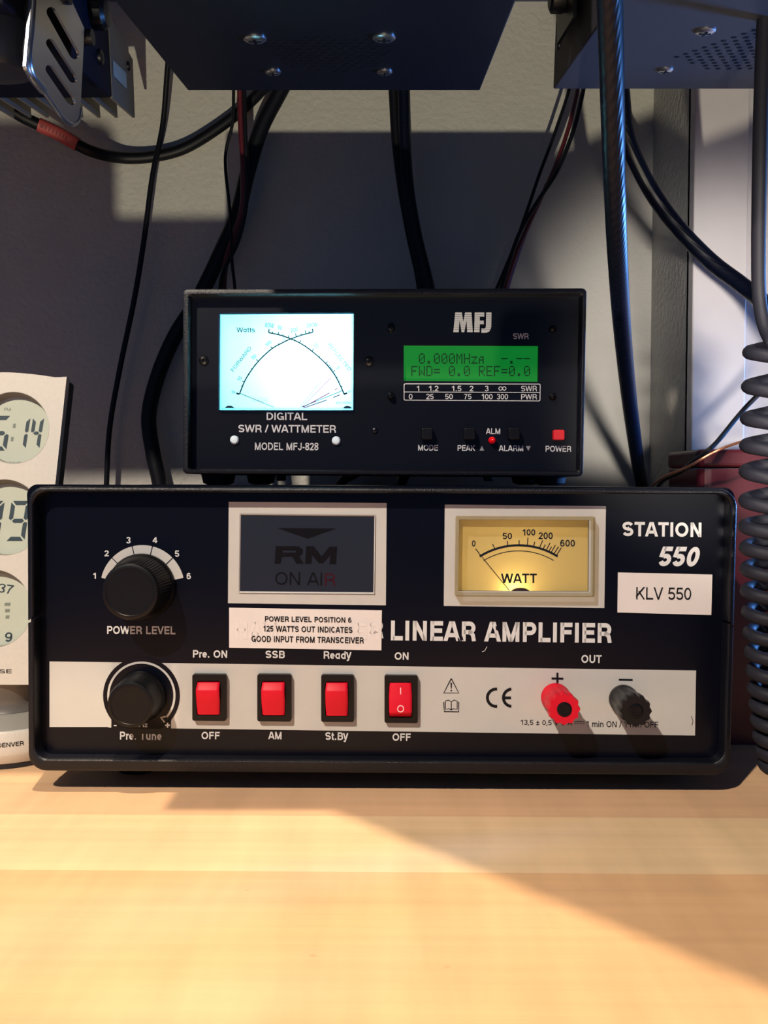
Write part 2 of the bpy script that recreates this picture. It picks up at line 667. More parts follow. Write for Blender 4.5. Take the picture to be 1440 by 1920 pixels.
    if ch == '8':
        E.append((_arc(dw / 2, .755, dw / 2 - h * 1.15, .245 - h / 1.4, 0, 360, 24), 0, 0))
        E.append((_arc(dw / 2, .28, dw / 2 - h, .28 - h, 0, 360, 24), 0, 0))
        return dw, .045, .045, E
    xh = 0.74
    if ch == 'r':
        w = 0.40
        stem(h, 0, xh); E.append(([(h, xh * .62)] + _arc(w, xh * .55, w - h, xh * .45 - h, 165, 92, 8), 0, 0))
        return w, .09, .0, E
    if ch == 'e':
        w = 0.64
        E.append((_arc(w / 2, xh / 2, w / 2 - h, xh / 2 - h, 0, 318, 24), 0, 0)); s((h, xh * .5), (w - h * .3, xh * .5), a=0, b=0)
        return w, .045, .045, E
    if ch in 'ad':
        w = 0.66
        E.append((_arc(w / 2, xh / 2, w / 2 - h, xh / 2 - h, 0, 360, 24), 0, 0)); stem(w - h, 0, 1 if ch == 'd' else xh)
        return w, .045, .09, E
    if ch == 'u':
        w = 0.62
        E.append(([(h, xh)] + _arc(w / 2, .30, w / 2 - h, .30 - h, 180, 360, 12), 0, 0)); stem(w - h, 0, xh)
        return w, .09, .09, E
    if ch in 'nm':
        w = 0.62 if ch == 'n' else 1.0
        k = 1 if ch == 'n' else 2
        stem(h, 0, xh)
        for i in range(k):
            x0, x1 = h + (w - t) * i / k, h + (w - t) * (i + 1) / k
            E.append((_arc((x0 + x1) / 2, xh - .30, (x1 - x0) / 2, .30 - h, 180, 0, 12) + [(x1, 0)], 0, 0))
        return w, .09, .09, E
    if ch == 't':
        w = 0.38
        E.append(([(w * .42, .95), (w * .42, h * 1.6), (w * .6, h), (w, h)], 0, 0)); s((0, xh - h), (w, xh - h), a=0, b=0)
        return w, .02, .03, E
    if ch == 'i':
        stem(h, 0, xh); stem(h, .86, 1)
        return t, .09, .09, E
    if ch == 'y':
        w = 0.64
        s((h * .9, xh), (w * .5, 0.02), a=1, b=0); s((w - h * .9, xh), (w * .42, -.14), (w * .3, -.26 + h), (w * .08, -.26 + h), a=1, b=0)
        return w, .01, .01, E
    if ch == 'z':
        w = 0.56
        s((0, xh - h), (w, xh - h), a=0, b=0); s((w - t * .6, xh - h), (t * .6, h), a=0, b=0); s((0, h), (w, h), a=0, b=0)
        return w, .03, .03, E
    if ch == '.':
        stem(h * 1.1, 0, t * 1.05)
        return t * 1.1, .09, .09, E
    if ch == ',':
        s((h * 1.1, t * 1.05), (h * 1.1, 0), (h * .4, -.16), a=0, b=0)
        return t * 1.1, .09, .09, E
    if ch == '/':
        s((0, -.02), (.36, 1.02), a=0, b=0)
        return .36, .0, .0, E
    if ch == '-':
        s((0, .36), (.34, .36), a=0, b=0)
        return .34, .06, .06, E
    if ch == '+':
        s((0, .36), (.6, .36), a=0, b=0); stem(.3, .06, .66)
        return .6, .07, .07, E
    if ch == '±':
        s((0, .52), (.6, .52), a=0, b=0); stem(.3, .22, .82); s((0, h), (.6, h), a=0, b=0)
        return .6, .07, .07, E
    return .44, .0, .0, E


def _clip(poly, lim, keep_above):
    out = []
    for i in range(len(poly)):
        a, b = poly[i - 1], poly[i]
        ia = (a[1] >= lim) if keep_above else (a[1] <= lim)
        ib = (b[1] >= lim) if keep_above else (b[1] <= lim)
        if ia != ib:
            k = (lim - a[1]) / (b[1] - a[1])
            out.append((a[0] + (b[0] - a[0]) * k, lim))
        if ib:
            out.append(b)
    return out


def text_mesh(s, t):
    """flat lettering of unit cap height, stroke weight t"""
    key = (s, t)
    if key in TCACHE:
        return TCACHE[key]
    V_, F_ = [], []
    x = 0.0
    for ch in s:
        w, lb, rb, strokes = glyph(ch, t)
        x += lb
        low = -0.3 if ch in 'y,' else 0.0
        for pts, ea, eb in strokes:
            P = [Vector((p[0] + x, p[1])) for p in pts]
            closed = len(P) > 8 and (P[0] - P[-1]).length < 1e-6
            if ea:
                P[0] = P[0] + (P[0] - P[1]).normalized() * t
            if eb:
                P[-1] = P[-1] + (P[-1] - P[-2]).normalized() * t
            k = len(P)
            L_, R_ = [], []
            for i in range(k):
                a = P[i - 1] if i else (P[-2] if closed else None)
                b = P[i + 1] if i < k - 1 else (P[1] if closed else None)
                d1_ = (P[i] - a).normalized() if a is not None else (b - P[i]).normalized()
                d2_ = (b - P[i]).normalized() if b is not None else d1_
                n1 = Vector((-d1_.y, d1_.x)); n2 = Vector((-d2_.y, d2_.x))
                nn = (n1 + n2)
                nn = nn.normalized() if nn.length > 1e-6 else n1
                q = t / 2 / max(0.5, nn.dot(n1))
                L_.append(P[i] + nn * q); R_.append(P[i] - nn * q)
            for i in range(k - 1):
                quad = [tuple(L_[i]), tuple(L_[i + 1]), tuple(R_[i + 1]), tuple(R_[i])]
                quad = _clip(quad, low, True) if quad else quad
                quad = _clip(quad, 1.02 if ch == '/' else 1.0, False) if quad else quad
                if len(quad) >= 3:
                    o = len(V_)
                    V_ += [(q_[0], q_[1], 0.0) for q_ in quad]
                    F_.append(list(range(o, o + len(quad))))
        x += w + rb
    TCACHE[key] = (V_, F_)
    return V_, F_


def thing(name, loc, label, cat, group=None, rz=0.0):
    o = bpy.data.objects.new(name, None)
    o.empty_display_size = 0.03
    o.location = loc
    o.rotation_euler = (0, 0, rz)
    COL.objects.link(o)
    WM[o.name] = Matrix.Translation(loc) @ Matrix.Rotation(rz, 4, 'Z')
    return tag(o, label, cat, group)


def tag(o, label, cat, group=None):
    o['label'] = label
    o['category'] = cat
    if group:
        o['group'] = group
    return o


def struct(o, label=None, cat=None):
    o['kind'] = 'structure'
    if label:
        o['label'] = label
        o['category'] = cat
    return o


def rpoly(pts, r, n=6, extra=None):
    """polygon with rounded corners (2-D); extra {edge index: [t,...]} puts more points on an edge"""
    out = []
    k = len(pts)
    for i in range(k):
        p0, p1, p2 = Vector(pts[i - 1]), Vector(pts[i]), Vector(pts[(i + 1) % k])
        rr = r[i] if isinstance(r, (list, tuple)) else r
        a, b = (p0 - p1).normalized(), (p2 - p1).normalized()
        ang = a.angle(b)
        t = rr / math.tan(ang / 2)
        c = p1 + (a + b).normalized() * (rr / math.sin(ang / 2))
        s, e = p1 + a * t, p1 + b * t
        va, vb = s - c, e - c
        for j in range(n + 1):
            w = j / n
            v = va * (1 - w) + vb * w
            v = v.normalized() * rr if v.length > 1e-9 else v
            out.append((c.x + v.x, c.y + v.y))
        if extra and i in extra:
            nxt = Vector(pts[(i + 1) % k])
            for tt in extra[i]:
                q = p1 + (nxt - p1) * tt
                out.append((q.x, q.y))
    return out


def circ(cx, cy, r, n=32, a0=0, a1=360, ry=None):
    full = abs(a1 - a0) >= 360
    k = n if full else n + 1
    return [(cx + r * math.cos(R(a0 + (a1 - a0) * i / n)), cy - (ry or r) * math.sin(R(a0 + (a1 - a0) * i / n))) for i in range(k)]


def band(mb, fr, cx, cy, r0, r1, a0, a1, d, mi, n=40):
    A, B = circ(cx, cy, r0, n, a0, a1), circ(cx, cy, r1, n, a0, a1)
    k = len(A)
    mb.add([fr.p(x, y, d) for x, y in A + B], [[i, i + 1, k + i + 1, k + i] for i in range(k - 1)], mi)


def smooth_path(pts, n=10):
    """Catmull-Rom through 3-D points"""
    P = [Vector(p) for p in pts]
    P = [P[0] * 2 - P[1]] + P + [P[-1] * 2 - P[-2]]
    out = []
    for i in range(1, len(P) - 2):
        for j in range(n):
            t = j / n
            a, b, c, d = P[i - 1], P[i], P[i + 1], P[i + 2]
            out.append(0.5 * ((2 * b) + (c - a) * t + (2 * a - 5 * b + 4 * c - d) * t * t + (3 * b - a - 3 * c + d) * t ** 3))
    out.append(P[-2])
    return out


# ================================================================== THE SETTING
YW = 0.62


def wall_pt(px, py):
    return at(px, py, YW)


# back wall, wall return at the right, white casing
XR = at(1222, 500, YW).x
YF = at_x(1297, 700, XR).y
XC = at(1401, 500, YF).x
struct(MB().box((XR / 2 - 0.75 + 0.05, YW + 0.05, 1.25), (XR / 2 + 0.75 + 0.05, 0, 0), (0, 0.05, 0), (0, 0, 1.25)).build('wall_back', M['wall']))
struct(MB().box((XR + 0.05, (YF + YW) / 2 + 0.004, 1.25), (0.05, 0, 0), (0, (YW - YF) / 2 - 0.004, 0), (0, 0, 1.25)).build('wall_right', M['wall']))
struct(MB().box(((XR + XC) / 2, YF + 0.006, 1.25), ((XC - XR) / 2, 0, 0), (0, 0.006, 0), (0, 0, 1.25)).build('trim_1', M['trim'], bevel=0.001))
struct(MB().box((XC + 0.4, YF + 0.02, 1.25), (0.4, 0, 0), (0, 0.012, 0), (0, 0, 1.25)).build('trim_2', M['trim']))
struct(MB().box((-0.35, -0.7, -0.01), (1.35, 0, 0), (0, 1.42, 0), (0, 0, 0.01)).build('floor', mat('grey_floor', (120, 116, 110), 0.8)))

# desk top: unseen front edge shaped so the low lamp throws the wall shadow
zt = DESK


def desk_edge(px, py):
    w = wall_pt(px, py)
    c = LAMP_C + Vector((0, 0, ZC))
    t = (zt - c.z) / (w.z - c.z)
    p = c + (w - c) * t
    return (p.x, p.y)


shadow_line = [(-900, 222), (150, 222), (185, 226), (203, 234), (213, 248), (218, 275), (219, 400), (224, 405), (425, 405), (880, 405),
               (900, 396), (908, 300), (925, 286), (1030, 286), (1080, 268), (1130, 248), (1225, 208), (1300, 176), (1700, 30)]
edge = [desk_edge(x, y) for x, y in shadow_line]
outline = edge + [(0.62, edge[-1][1]), (0.62, YF), (XR, YF), (XR, YW), (-1.0, YW), (-1.0, edge[0][1])]
dk = MB()
dk.plate([[V(x, y, zt - 0.028) for x, y in outline]], V(0, 0, 0.028))
desk = dk.build('desk', M['desk'])
tag(desk, 'pale maple desk top with straight grain strips across the foreground', 'desk')
for lx, ly in ((-0.9, 0.5), (0.5, 0.45), (-0.85, 0.02), (0.52, 0.12)):
    MB().box((lx, ly, (zt - 0.028) / 2), (0.02, 0, 0), (0, 0.02, 0), (0, 0, (zt - 0.028) / 2)).build('leg', M['dark_steel'], desk)

# shelf above: carries the radios, only its underside at the wall shows
zs = ZC + 0.340
sh = MB()
sp = [(-1.0, YW), (-1.0, 0.215), (-0.205, 0.215), (-0.205, 0.264), (-0.083, 0.264), (0.151, 0.03), (0.36, -0.18), (0.62, -0.18), (0.62, YF), (XR, YF), (XR, YW)]  # unseen front outline, diagonal included, shaped to shade the desk and wall
sh.plate([[V(x, y, zs) for x, y in sp]], V(0, 0, 0.02))
shelf = sh.build('wall_shelf', M['shelf'])
tag(shelf, 'dark blue grey shelf board fixed to the wall above the hanging radios', 'shelf')

# ================================================================== LARGE AMPLIFIER
yaw = R(0.6)
NA = V(-math.tan(yaw), -1, 0).normalized()
PA = Fr((0, 0.400, ZC - 0.07), NA)            # front panel
LA = Fr((0, 0.392, ZC - 0.07), NA)            # front of the lip
amp = thing('amplifier', (0, 0.49, DESK), 'large wide black amplifier with silver strip and red switches standing on the desk', 'amplifier', rz=-yaw * 0 )
back = -NA * 0.195

oq = [(50, 912), (1384, 917), (1370, 1455), (52, 1446)]
iq = [(62, 922), (1372, 927), (1358, 1431), (65, 1423)]
pq = [(64, 922), (1364, 928), (1350, 1423), (80, 1414)]
def inset(q, k):
    return [(q[0][0] + k, q[0][1] + k), (q[1][0] - k, q[1][1] + k), (q[2][0] - k, q[2][1] - k), (q[3][0] + k, q[3][1] - k)]
# edges: 0 top, 1 right, 2 bottom, 3 left; slit cut through the lip on both sides
ex = {1: [0.474, 0.481], 3: [0.519, 0.531]}
rings = []
def ring(fr, q, r, d):
    rings.append([fr.p(x, y, d) for x, y in rpoly(q, r, 8, ex)])
ring(LA, oq, 34, -0.195)
ring(LA, oq, 34, -0.014)
ring(LA, oq, 34, -0.0012)
ring(LA, inset(oq, 1.2), 33, -0.0004)
ring(LA, inset(oq, 4), 31, 0.0)
ring(LA, inset(iq, -3), 25, 0.0)
ring(LA, inset(iq, -0.5), 24, -0.0006)
ring(LA, iq, 23, -0.0016)
ring(LA, iq, 23, -0.0076)
n = len(rings[0])
per = 9
i_r = per * 2                                   # first extra point after the right-top corner
i_l = n - 2
sh_ = MB()
for k in range(len(rings) - 1):
    a, b = rings[k], rings[k + 1]
    fs = []
    for j in range(n):
        if k >= 1 and j in (i_r, i_l):
            continue
        fs.append([j, (j + 1) % n, n + (j + 1) % n, n + j])
    sh_.add(a + b, fs, 0, True)
sh_.add(rings[0], [list(range(n))], 0)
sh_.build('case', M['case'], amp)

# front panel with its printing; meter opening cut through
MT = [(861, 974), (1104, 975), (1103, 1109), (859, 1108)]
pan = MB()
pan.plate([[PA.p(x, y, 0) for x, y in rpoly(inset(pq, -14), 20, 6)], [PA.p(x, y, 0) for x, y in MT]], -NA * -0.0 if False else NA * -0.0015, 0)
d1, d2, d3 = 0.00012, 0.00024, 0.00036
T = 0.7
W_, S_, K_ = 1, 2, 3
# silver strip and rings
pan.flat(PA, [(93, 1240), (203, 1241.5), (203, 1363), (93, 1363)], d1, S_)
pan.flat(PA, [(203, 1241.5), (1305, 1257), (1303, 1379), (203, 1364)], d1, S_)
pan.flat(PA, circ(265.5, 1304, 72, 56), d2, 0)
pan.flat(PA, [(209, 1335), (321, 1336), (321, 1366.5), (209, 1365)], d2, 0)
band(pan, PA, 265.5, 1304, 60, 64, -40, 205, d3, S_)
pan.stroke(PA, [(311, 1343), (302, 1345), (309, 1354)], 3, d3, S_)
pan.text(PA, '+', (310, 1355, 319, 1364), d3, W_, 0.02)
pan.flat(PA, [(214, 1359), (219, 1359), (219, 1361), (214, 1361)], d3, W_)
pan.text(PA, 'MHz', (250, 1354, 277, 1363), d3, W_, 0.02)
# power dial
band(pan, PA, 267, 1101, 60, 79, 13, 167, d1, S_)
for a in (44, 76, 104, 136):
    x, y = math.cos(R(a)), -math.sin(R(a))
    pan.stroke(PA, [(267 + 59 * x, 1101 + 59 * y), (267 + 81 * x, 1101 + 81 * y)], 1.6, d2, 0)
for s, b in (('1', (174.5, 1074, 180, 1085)), ('2', (196, 1032, 204, 1043)), ('3', (237, 1007, 245, 1019)), ('4', (286, 1007, 295, 1018)),
             ('5', (328, 1032, 336, 1044)), ('6', (350, 1074, 358, 1086))):
    pan.text(PA, s, b, d1, W_, 0.025)
for s, b, bold in (('POWER LEVEL', (201, 1174, 329, 1189), 0.03), ('Pre. ON', (362, 1219, 426, 1233), 0.028), ('SSB', (498, 1220, 534, 1234), 0.028),
                   ('Ready', (607, 1221, 659, 1239), 0.028), ('ON', (740, 1223, 766, 1237), 0.028), ('OFF', (378, 1372, 412, 1386), 0.028),
                   ('AM', (503, 1372, 528, 1386), 0.028), ('St.By', (610, 1373, 653, 1391), 0.028), ('OFF', (736, 1375, 770, 1389), 0.028),
                   ('Pre. Tune', (225, 1372, 303, 1387), 0.028), ('OUT', (1090, 1228, 1128, 1243), 0.03),
                   ('STATION', (1167, 979, 1315, 1006), 0.035), ('LINEAR AMPLIFIER', (733, 1166, 1147, 1203), 0.04), ('R', (690, 1162, 719, 1197), 0.04)):
    pan.text(PA, s, b, d1, W_, bold, 0, T if s != 'POWER LEVEL' else 0.3)
pan.text(PA, '550', (1236, 1025, 1311, 1062), d1, W_, 0.045, 0.24, T)
# chips in the paint of the big lettering
for x, y in ((866, 1196), (931, 1178), (936, 1186), (925, 1183), (860, 1200)):
    pan.flat(PA, [(x - 2, y - 5), (x + 1, y - 3), (x + 3, y + 5), (x - 1, y + 3)], d2, 0)
# marks on the strip
pan.flat(PA, [(1034, 1270), (1056, 1270.3), (1056, 1274.3), (1034, 1274)], d2, K_)
pan.flat(PA, [(1043, 1261), (1047, 1261), (1047, 1283), (1043, 1283)], d2, K_)
pan.flat(PA, [(1160, 1272.5), (1186, 1273), (1186, 1276.5), (1160, 1276)], d2, K_)
pan.text(PA, '13,5 ± 0,5 V 5 A', (976, 1350, 1073, 1361), d2, K_, 0.012, 0, T)
pan.text(PA, '1 min ON / 1 min OFF', (1099, 1352, 1234, 1363.5), d2, K_, 0.012, 0, T)
pan.stroke(PA, [(1077, 1352.5), (1096, 1352.8)], 1.2, d2, K_)
for k in range(4):
    pan.stroke(PA, [(1077 + 5 * k, 1356), (1080.5 + 5 * k, 1356)], 1.2, d2, K_)
band(pan, PA, 930, 1308, 13.5, 19, 90, 270, d2, K_)
pan.flat(PA, [(929.5, 1289), (932, 1289), (932, 1294.5), (929.5, 1294.5)], d2, K_)
pan.flat(PA, [(929.5, 1321.5), (932, 1321.5), (932, 1327), (929.5, 1327)], d2, K_)
band(pan, PA, 960, 1308, 13.5, 19, 95, 265, d2, K_)
pan.flat(PA, [(944, 1305.5), (958, 1305.7), (958, 1311), (944, 1310.8)], d2, K_)
pan.stroke(PA, [(846, 1272), (832, 1299), (860, 1299), (846, 1272)], 2, d2, K_)
pan.flat(PA, [(844.5, 1280), (847.5, 1280), (846.8, 1291), (845.3, 1291)], d2, K_)
pan.flat(PA, circ(846, 1294.5, 1.5, 10), d2, K_)
pan.stroke(PA, [(832, 1316), (833, 1334), (860, 1334.5), (860, 1316)], 2, d2, K_)
for sx in (-1, 1):
    pan.stroke(PA, [(846, 1331), (846 + sx * 4, 1328.5), (846 + sx * 11, 1330), (846 + sx * 11, 1314), (846 + sx * 5, 1312.5), (846, 1315.5), (846, 1331)], 1.5, d2, K_)
pan.stroke(PA, [(1296, 1342), (1299, 1352), (1297, 1360)], 1.0, d2, K_)
pan.stroke(PA, [(913, 1212), (909, 1220), (904, 1222)], 1.0, d1, W_)
# silver plates printed round both windows
pan.plate([[PA.p(x, y, d1) for x, y in [(429, 941), (725, 943), (723.5, 1135), (427.5, 1131)]],
           [PA.p(x, y, d1) for x, y in [(450, 963), (704, 966), (702, 1113), (448, 1111)]]], None, S_)
pan.plate([[PA.p(x, y, d1) for x, y in [(834, 946), (1136, 949), (1133, 1140), (832, 1136)]],
           [PA.p(x, y, d1) for x, y in MT]], None, S_)
pan.build('front_panel', [M['panel'], M['ink'], M['silver'], M['dark_ink']], amp, weld=False)

# dark window with the emblem
wd = MB()
wd.flat(PA, [(450, 963), (704, 966), (702, 1113), (448, 1111)], d1, 0)
wd.flat(PA, [(520, 990), (630, 991), (577, 1010)], d2, 1)
# emblem letters R and M
wd.plate([[PA.p(x, y, d2) for x, y in [(517, 1024), (560, 1024), (568, 1030), (568, 1038), (561, 1043), (570, 1057), (556, 1057), (548, 1044), (529, 1044), (526, 1057), (515, 1057)]]], None, 1)
wd.flat(PA, [(531, 1032), (555, 1032.5), (555, 1036), (530, 1036)], d3, 0)
wd.flat(PA, [(572, 1057), (574, 1024), (588, 1024), (603, 1043), (618, 1025), (632, 1025), (630, 1058), (618, 1058), (619, 1041), (606, 1056), (598, 1056), (585, 1041), (584, 1057)], d2, 1)
wd.text(PA, 'ON AI', (516, 1073, 604, 1097), d2, 1, 0.005, 0, T)
wd.text(PA, 'R', (609, 1075, 629, 1098), d2, 2, 0.005, 0, T)
wd.build('display_window', [M['glass_dark'], M['glass_ink'], M['glass_red']], amp, weld=False)
# bevelled lip of the window cut-out
wl = MB()
o_ = [(450, 963), (704, 966), (702, 1113), (448, 1111)]
i_ = [(452, 965.5), (702, 968), (700, 1110.5), (450, 1108.5)]
wl.prism([PA.p(*p, 0.0004) for p in o_], NA * 0.0004, 0, caps=False)
wl.add([PA.p(*p, 0.0008) for p in o_] + [PA.p(*p, 0.0003) for p in i_], [[k, (k + 1) % 4, 4 + (k + 1) % 4, 4 + k] for k in range(4)], 0)
wl.build('window_rim', M['silver'], amp)

# paper labels
lb = MB()
lb.flat(PA, [(430, 1139), (716, 1144), (715, 1219), (430, 1214)], 0.0005, 0)
for s, b in (('HAM', (442, 1166, 520, 1198)), ('ER', (668, 1168, 712, 1199))):
    lb.text(PA, s, b, 0.0006, 2, 0.03, 0, 1)
for s, b in (('POWER LEVEL POSITION 6', (497, 1156, 659, 1166)), ('125 WATTS OUT INDICATES', (494, 1174, 661, 1185)), ('GOOD INPUT FROM TRANSCEIVER', (472, 1193, 682, 1204.5))):
    lb.text(PA, s, b, 0.0007, 1, 0.03, 0, 0.9)
l1 = lb.build('paper_label', [M['paper'], M['dark_ink'], M['ghost']], amp, weld=False)
l1['label'] = 'white paper label with three printed lines'
lb = MB()
lb.flat(PA, [(1158, 1073), (1335, 1077), (1333, 1153), (1157, 1148)], 0.0005, 0)
lb.text(PA, 'KLV 550', (1191, 1101, 1295, 1124), 0.0007, 1, 0.006, 0, 0.7)
l2 = lb.build('paper_label', [M['paper'], M['dark_ink']], amp, weld=False)
l2['label'] = 'white paper label with one printed line'

# yellow power meter
am = MB()
am.flat(PA, [(855, 968), (1111, 969), (1110, 1116), (853, 1115)], -0.0035, 0)
c_ = (974.5, 1163)
dm = -0.0034
for r, w in ((139.5, 4.2), (129, 1.6)):
    am.stroke(PA, circ(c_[0], c_[1], r, 40, 122 if r > 135 else 121, 58 if r > 135 else 59), w, dm, 1)
ticks = [((903, 1043), (893, 1030)), ((929, 1029), (925, 1021)), ((954, 1024), (953, 1015)), ((975, 1023), (975.5, 1014)), ((991, 1023), (992, 1009)), ((1003, 1025), (1005, 1017)),
         ((1014, 1028), (1020, 1014)), ((1021, 1030), (1025, 1022)), ((1027, 1032), (1034, 1019)), ((1032, 1034), (1037, 1026)), ((1036, 1037), (1044, 1023)), ((1041, 1040), (1050, 1026)), ((1046, 1043), (1055, 1028))]
for a, b in ticks:
    am.stroke(PA, [a, b], 1.8, dm, 1)
for s, b in (('0', (886, 1014, 893, 1026)), ('50', (944, 1000, 962, 1012)), ('100', (982, 993, 1006, 1005)), ('200', (1012, 999, 1039, 1012)), ('600', (1053, 1013, 1081, 1026))):
    am.text(PA, s, b, dm, 1, 0.026)
am.text(PA, 'WATT', (941, 1077, 1009, 1095), dm, 1, 0.028)
meter = am.build('power_meter', [M['meter_face'], M['dark_ink']], amp, weld=False)
hs = MB()
hq = [(853, 966), (1113, 967), (1112, 1118), (851, 1117)]
hs.prism([PA.p(x, y, -0.0012) for x, y in hq], NA * -0.022, 0, caps=False)
hs.poly([PA.p(x, y, -0.0232) for x, y in hq], 0)
hs.build('meter_housing', M['white_in'], meter)
nd = MB()
nd.prism([PA.p(x, y, -0.0022) for x, y in [(903.6, 1042.6), (956.6, 1107.6), (955.4, 1108.6), (902.8, 1043.4)]], NA * 0.0003, 0)
nd.build('needle', M['dark_ink'], meter)
pv = MB()
pv.prism([PA.p(x, y, -0.0030) for x, y in [(955, 1115), (957, 1110)] + circ(977, 1115, 20, 10, 150, 30, ry=12) + [(997, 1110), (998, 1115)]], NA * 0.0016, 0)
pv.build('pivot_cover', mat('brown_pivot', (58, 40, 22), 0.4), meter)
cv = MB()
cq = rpoly([(854, 967), (1112, 968), (1110.5, 1117), (852, 1116)], 3, 3)
cin = rpoly([(860, 974), (1104, 975), (1103, 1109), (858, 1108)], 2, 3)
cv.plate([[PA.p(x, y, 0.0046) for x, y in cq]], None, 0)
cv.prism([PA.p(x, y, 0.0003) for x, y in cq], NA * 0.0043, 1, caps=False)
cv.plate([[PA.p(x, y, 0.0047) for x, y in cq], [PA.p(x, y, 0.0047) for x, y in cin]], None, 1)
cv.build('meter_cover', [M['clear'], M['rim']], meter, weld=False)


def inner_lamp(name, p, power, color, parent, radius=0.0012):
    d = bpy.data.lights.new(name, 'POINT')
    d.energy = power
    d.color = color
    d.shadow_soft_size = radius
    o = bpy.data.objects.new(name, d)
    COL.objects.link(o)
    o.parent = parent
    o.location = WM[parent.name].inverted() @ p
    return o


inner_lamp('meter_lamp', PA.p(966, 1110, -0.0085), 0.020, (1.0, 0.74, 0.36), meter)
inner_lamp('meter_lamp', PA.p(985, 1050, -0.0200), 0.0025, (1.0, 0.78, 0.40), meter)


# knobs
def knob(px, py, r0, r1, h, teeth):
    f = PA
    c = f.p(px, py, 0.0005)
    s = f.m(px, py)
    a, b = r0 * s, r1 * s
    prof = [(a * 1.04, 0), (a * 1.04, h * 0.10), (a, h * 0.14), (a * 0.98, h * 0.20), (b * 1.03, h * 0.86), (b * 0.99, h * 0.93), (b * 0.97, h * 0.985), (b * 0.90, h), (b * 0.84, h), (b * 0.82, h * 0.985), (0.0005, h * 0.975)]
    mb = MB()
    nn = teeth * 2
    mb.lathe(c, NA, prof, nn, 0, rf=lambda k, j: (0.965 if j % 2 else 1.0) if 3 <= k <= 4 else 1.0)
    return mb.build('control_knob', M['plastic'], amp)


knob(267, 1100, 60, 51, 0.019, 70)
knob(264, 1305, 46, 42, 0.016, 52)


# rocker switches
def rocker(x0, y0, x1, y1, up):
    f = MB()
    q = rpoly([(x0, y0), (x1, y0 + 0.6), (x1, y1), (x0, y1 - 0.6)], 3.5, 3)
    w, h = x1 - x0, y1 - y0
    ri = [(x0 + 0.13 * w, y0 + 0.14 * h), (x1 - 0.17 * w, y0 + 0.14 * h), (x1 - 0.17 * w, y1 - 0.12 * h), (x0 + 0.13 * w, y1 - 0.12 * h)]
    a = [PA.p(x, y, 0.0002) for x, y in q]
    hole = [PA.p(x, y, 0.0002) for x, y in rpoly(ri, 4, 3)]
    f.plate([a, hole], NA * 0.0026, 0)
    f.poly([PA.p(x, y, 0.0004) for x, y in ri], 0)
    sw = f.build('rocker_switch', M['plastic'], amp, bevel=0.0004)
    # rocker: profile along its height, slightly barrelled sides
    ya, yb = ri[0][1] + 1.5, ri[2][1] - 1.5
    H = yb - ya
    if up:
        prof = [(0.0, 0.0010), (0.02, 0.0032), (0.20, 0.0056), (0.24, 0.0058), (0.6, 0.0042), (1.0, 0.0028), (1.0, 0.0010)]
    else:
        prof = [(0.0, 0.0010), (0.0, 0.0026), (0.4, 0.0040), (0.80, 0.0056), (0.85, 0.0055), (0.98, 0.0034), (1.0, 0.0010)]
    rk = MB()
    xs0, xs1 = ri[0][0] + 1.5, ri[1][0] - 1.5
    rows = []
    for t, d in prof:
        bul = 1.2 * math.sin(math.pi * min(max(t, 0), 1))
        row = []
        for u in (0, 0.04, 0.12, 0.5, 0.88, 0.96, 1):
            edge_ = 0.0006 if u in (0, 1) else (0.0002 if u in (0.04, 0.96) else 0)
            x = (xs0 - bul) + (xs1 - xs0 + 2 * bul) * u
            row.append(PA.p(x, ya + H * t, max(0.0008, d - edge_)))
        rows.append(row)
    k = len(rows[0])
    vs = [p for r_ in rows for p in r_]
    rk.add(vs, [[i * k + j, i * k + j + 1, (i + 1) * k + j + 1, (i + 1) * k + j] for i in range(len(rows) - 1) for j in range(k - 1)], 0, True)
    for j in (0, k - 1):
        side = [r_[j] for r_ in rows]
        base = [PA.p(*( (xs0 if j == 0 else xs1), ya + H * t), 0.0004) for t, d in prof]
        nn = len(side)
        rk.add(side + base, [[i, i + 1, nn + i + 1, nn + i] for i in range(nn - 1)], 0)
    ob = rk.build('rocker', M['red'], sw)
    if not up:
        mk = MB()
        xm = (x0 + x1) / 2 - 1
        def on_face(x, y):
            t = (y - ya) / H
            d = 0.0026 + (0.0040 - 0.0026) * t / 0.4 if t < 0.4 else 0.0040 + 0.0016 * (t - 0.4) / 0.4
            return PA.p(x, y, d + 0.0002)
        a0, a1 = ya + 0.13 * H, ya + 0.32 * H
        mk.poly([on_face(xm - 0.9, a0), on_face(xm + 0.9, a0), on_face(xm + 0.9, a1), on_face(xm - 0.9, a1)])
        cy = ya + 0.72 * H
        A, B = circ(xm, cy, 6.3, 24), circ(xm, cy, 4.6, 24)
        mk.add([on_face(*p) for p in A + B], [[i, (i + 1) % 24, 24 + (i + 1) % 24, 24 + i] for i in range(24)])
        mk.build('rocker_mark', mat('pink_mark', (255, 190, 195), 0.5), sw)


rocker(363, 1262, 426, 1349, True)
rocker(484, 1262, 547, 1350, True)
rocker(603, 1263, 664, 1351, True)
rocker(721, 1264, 783, 1353, False)


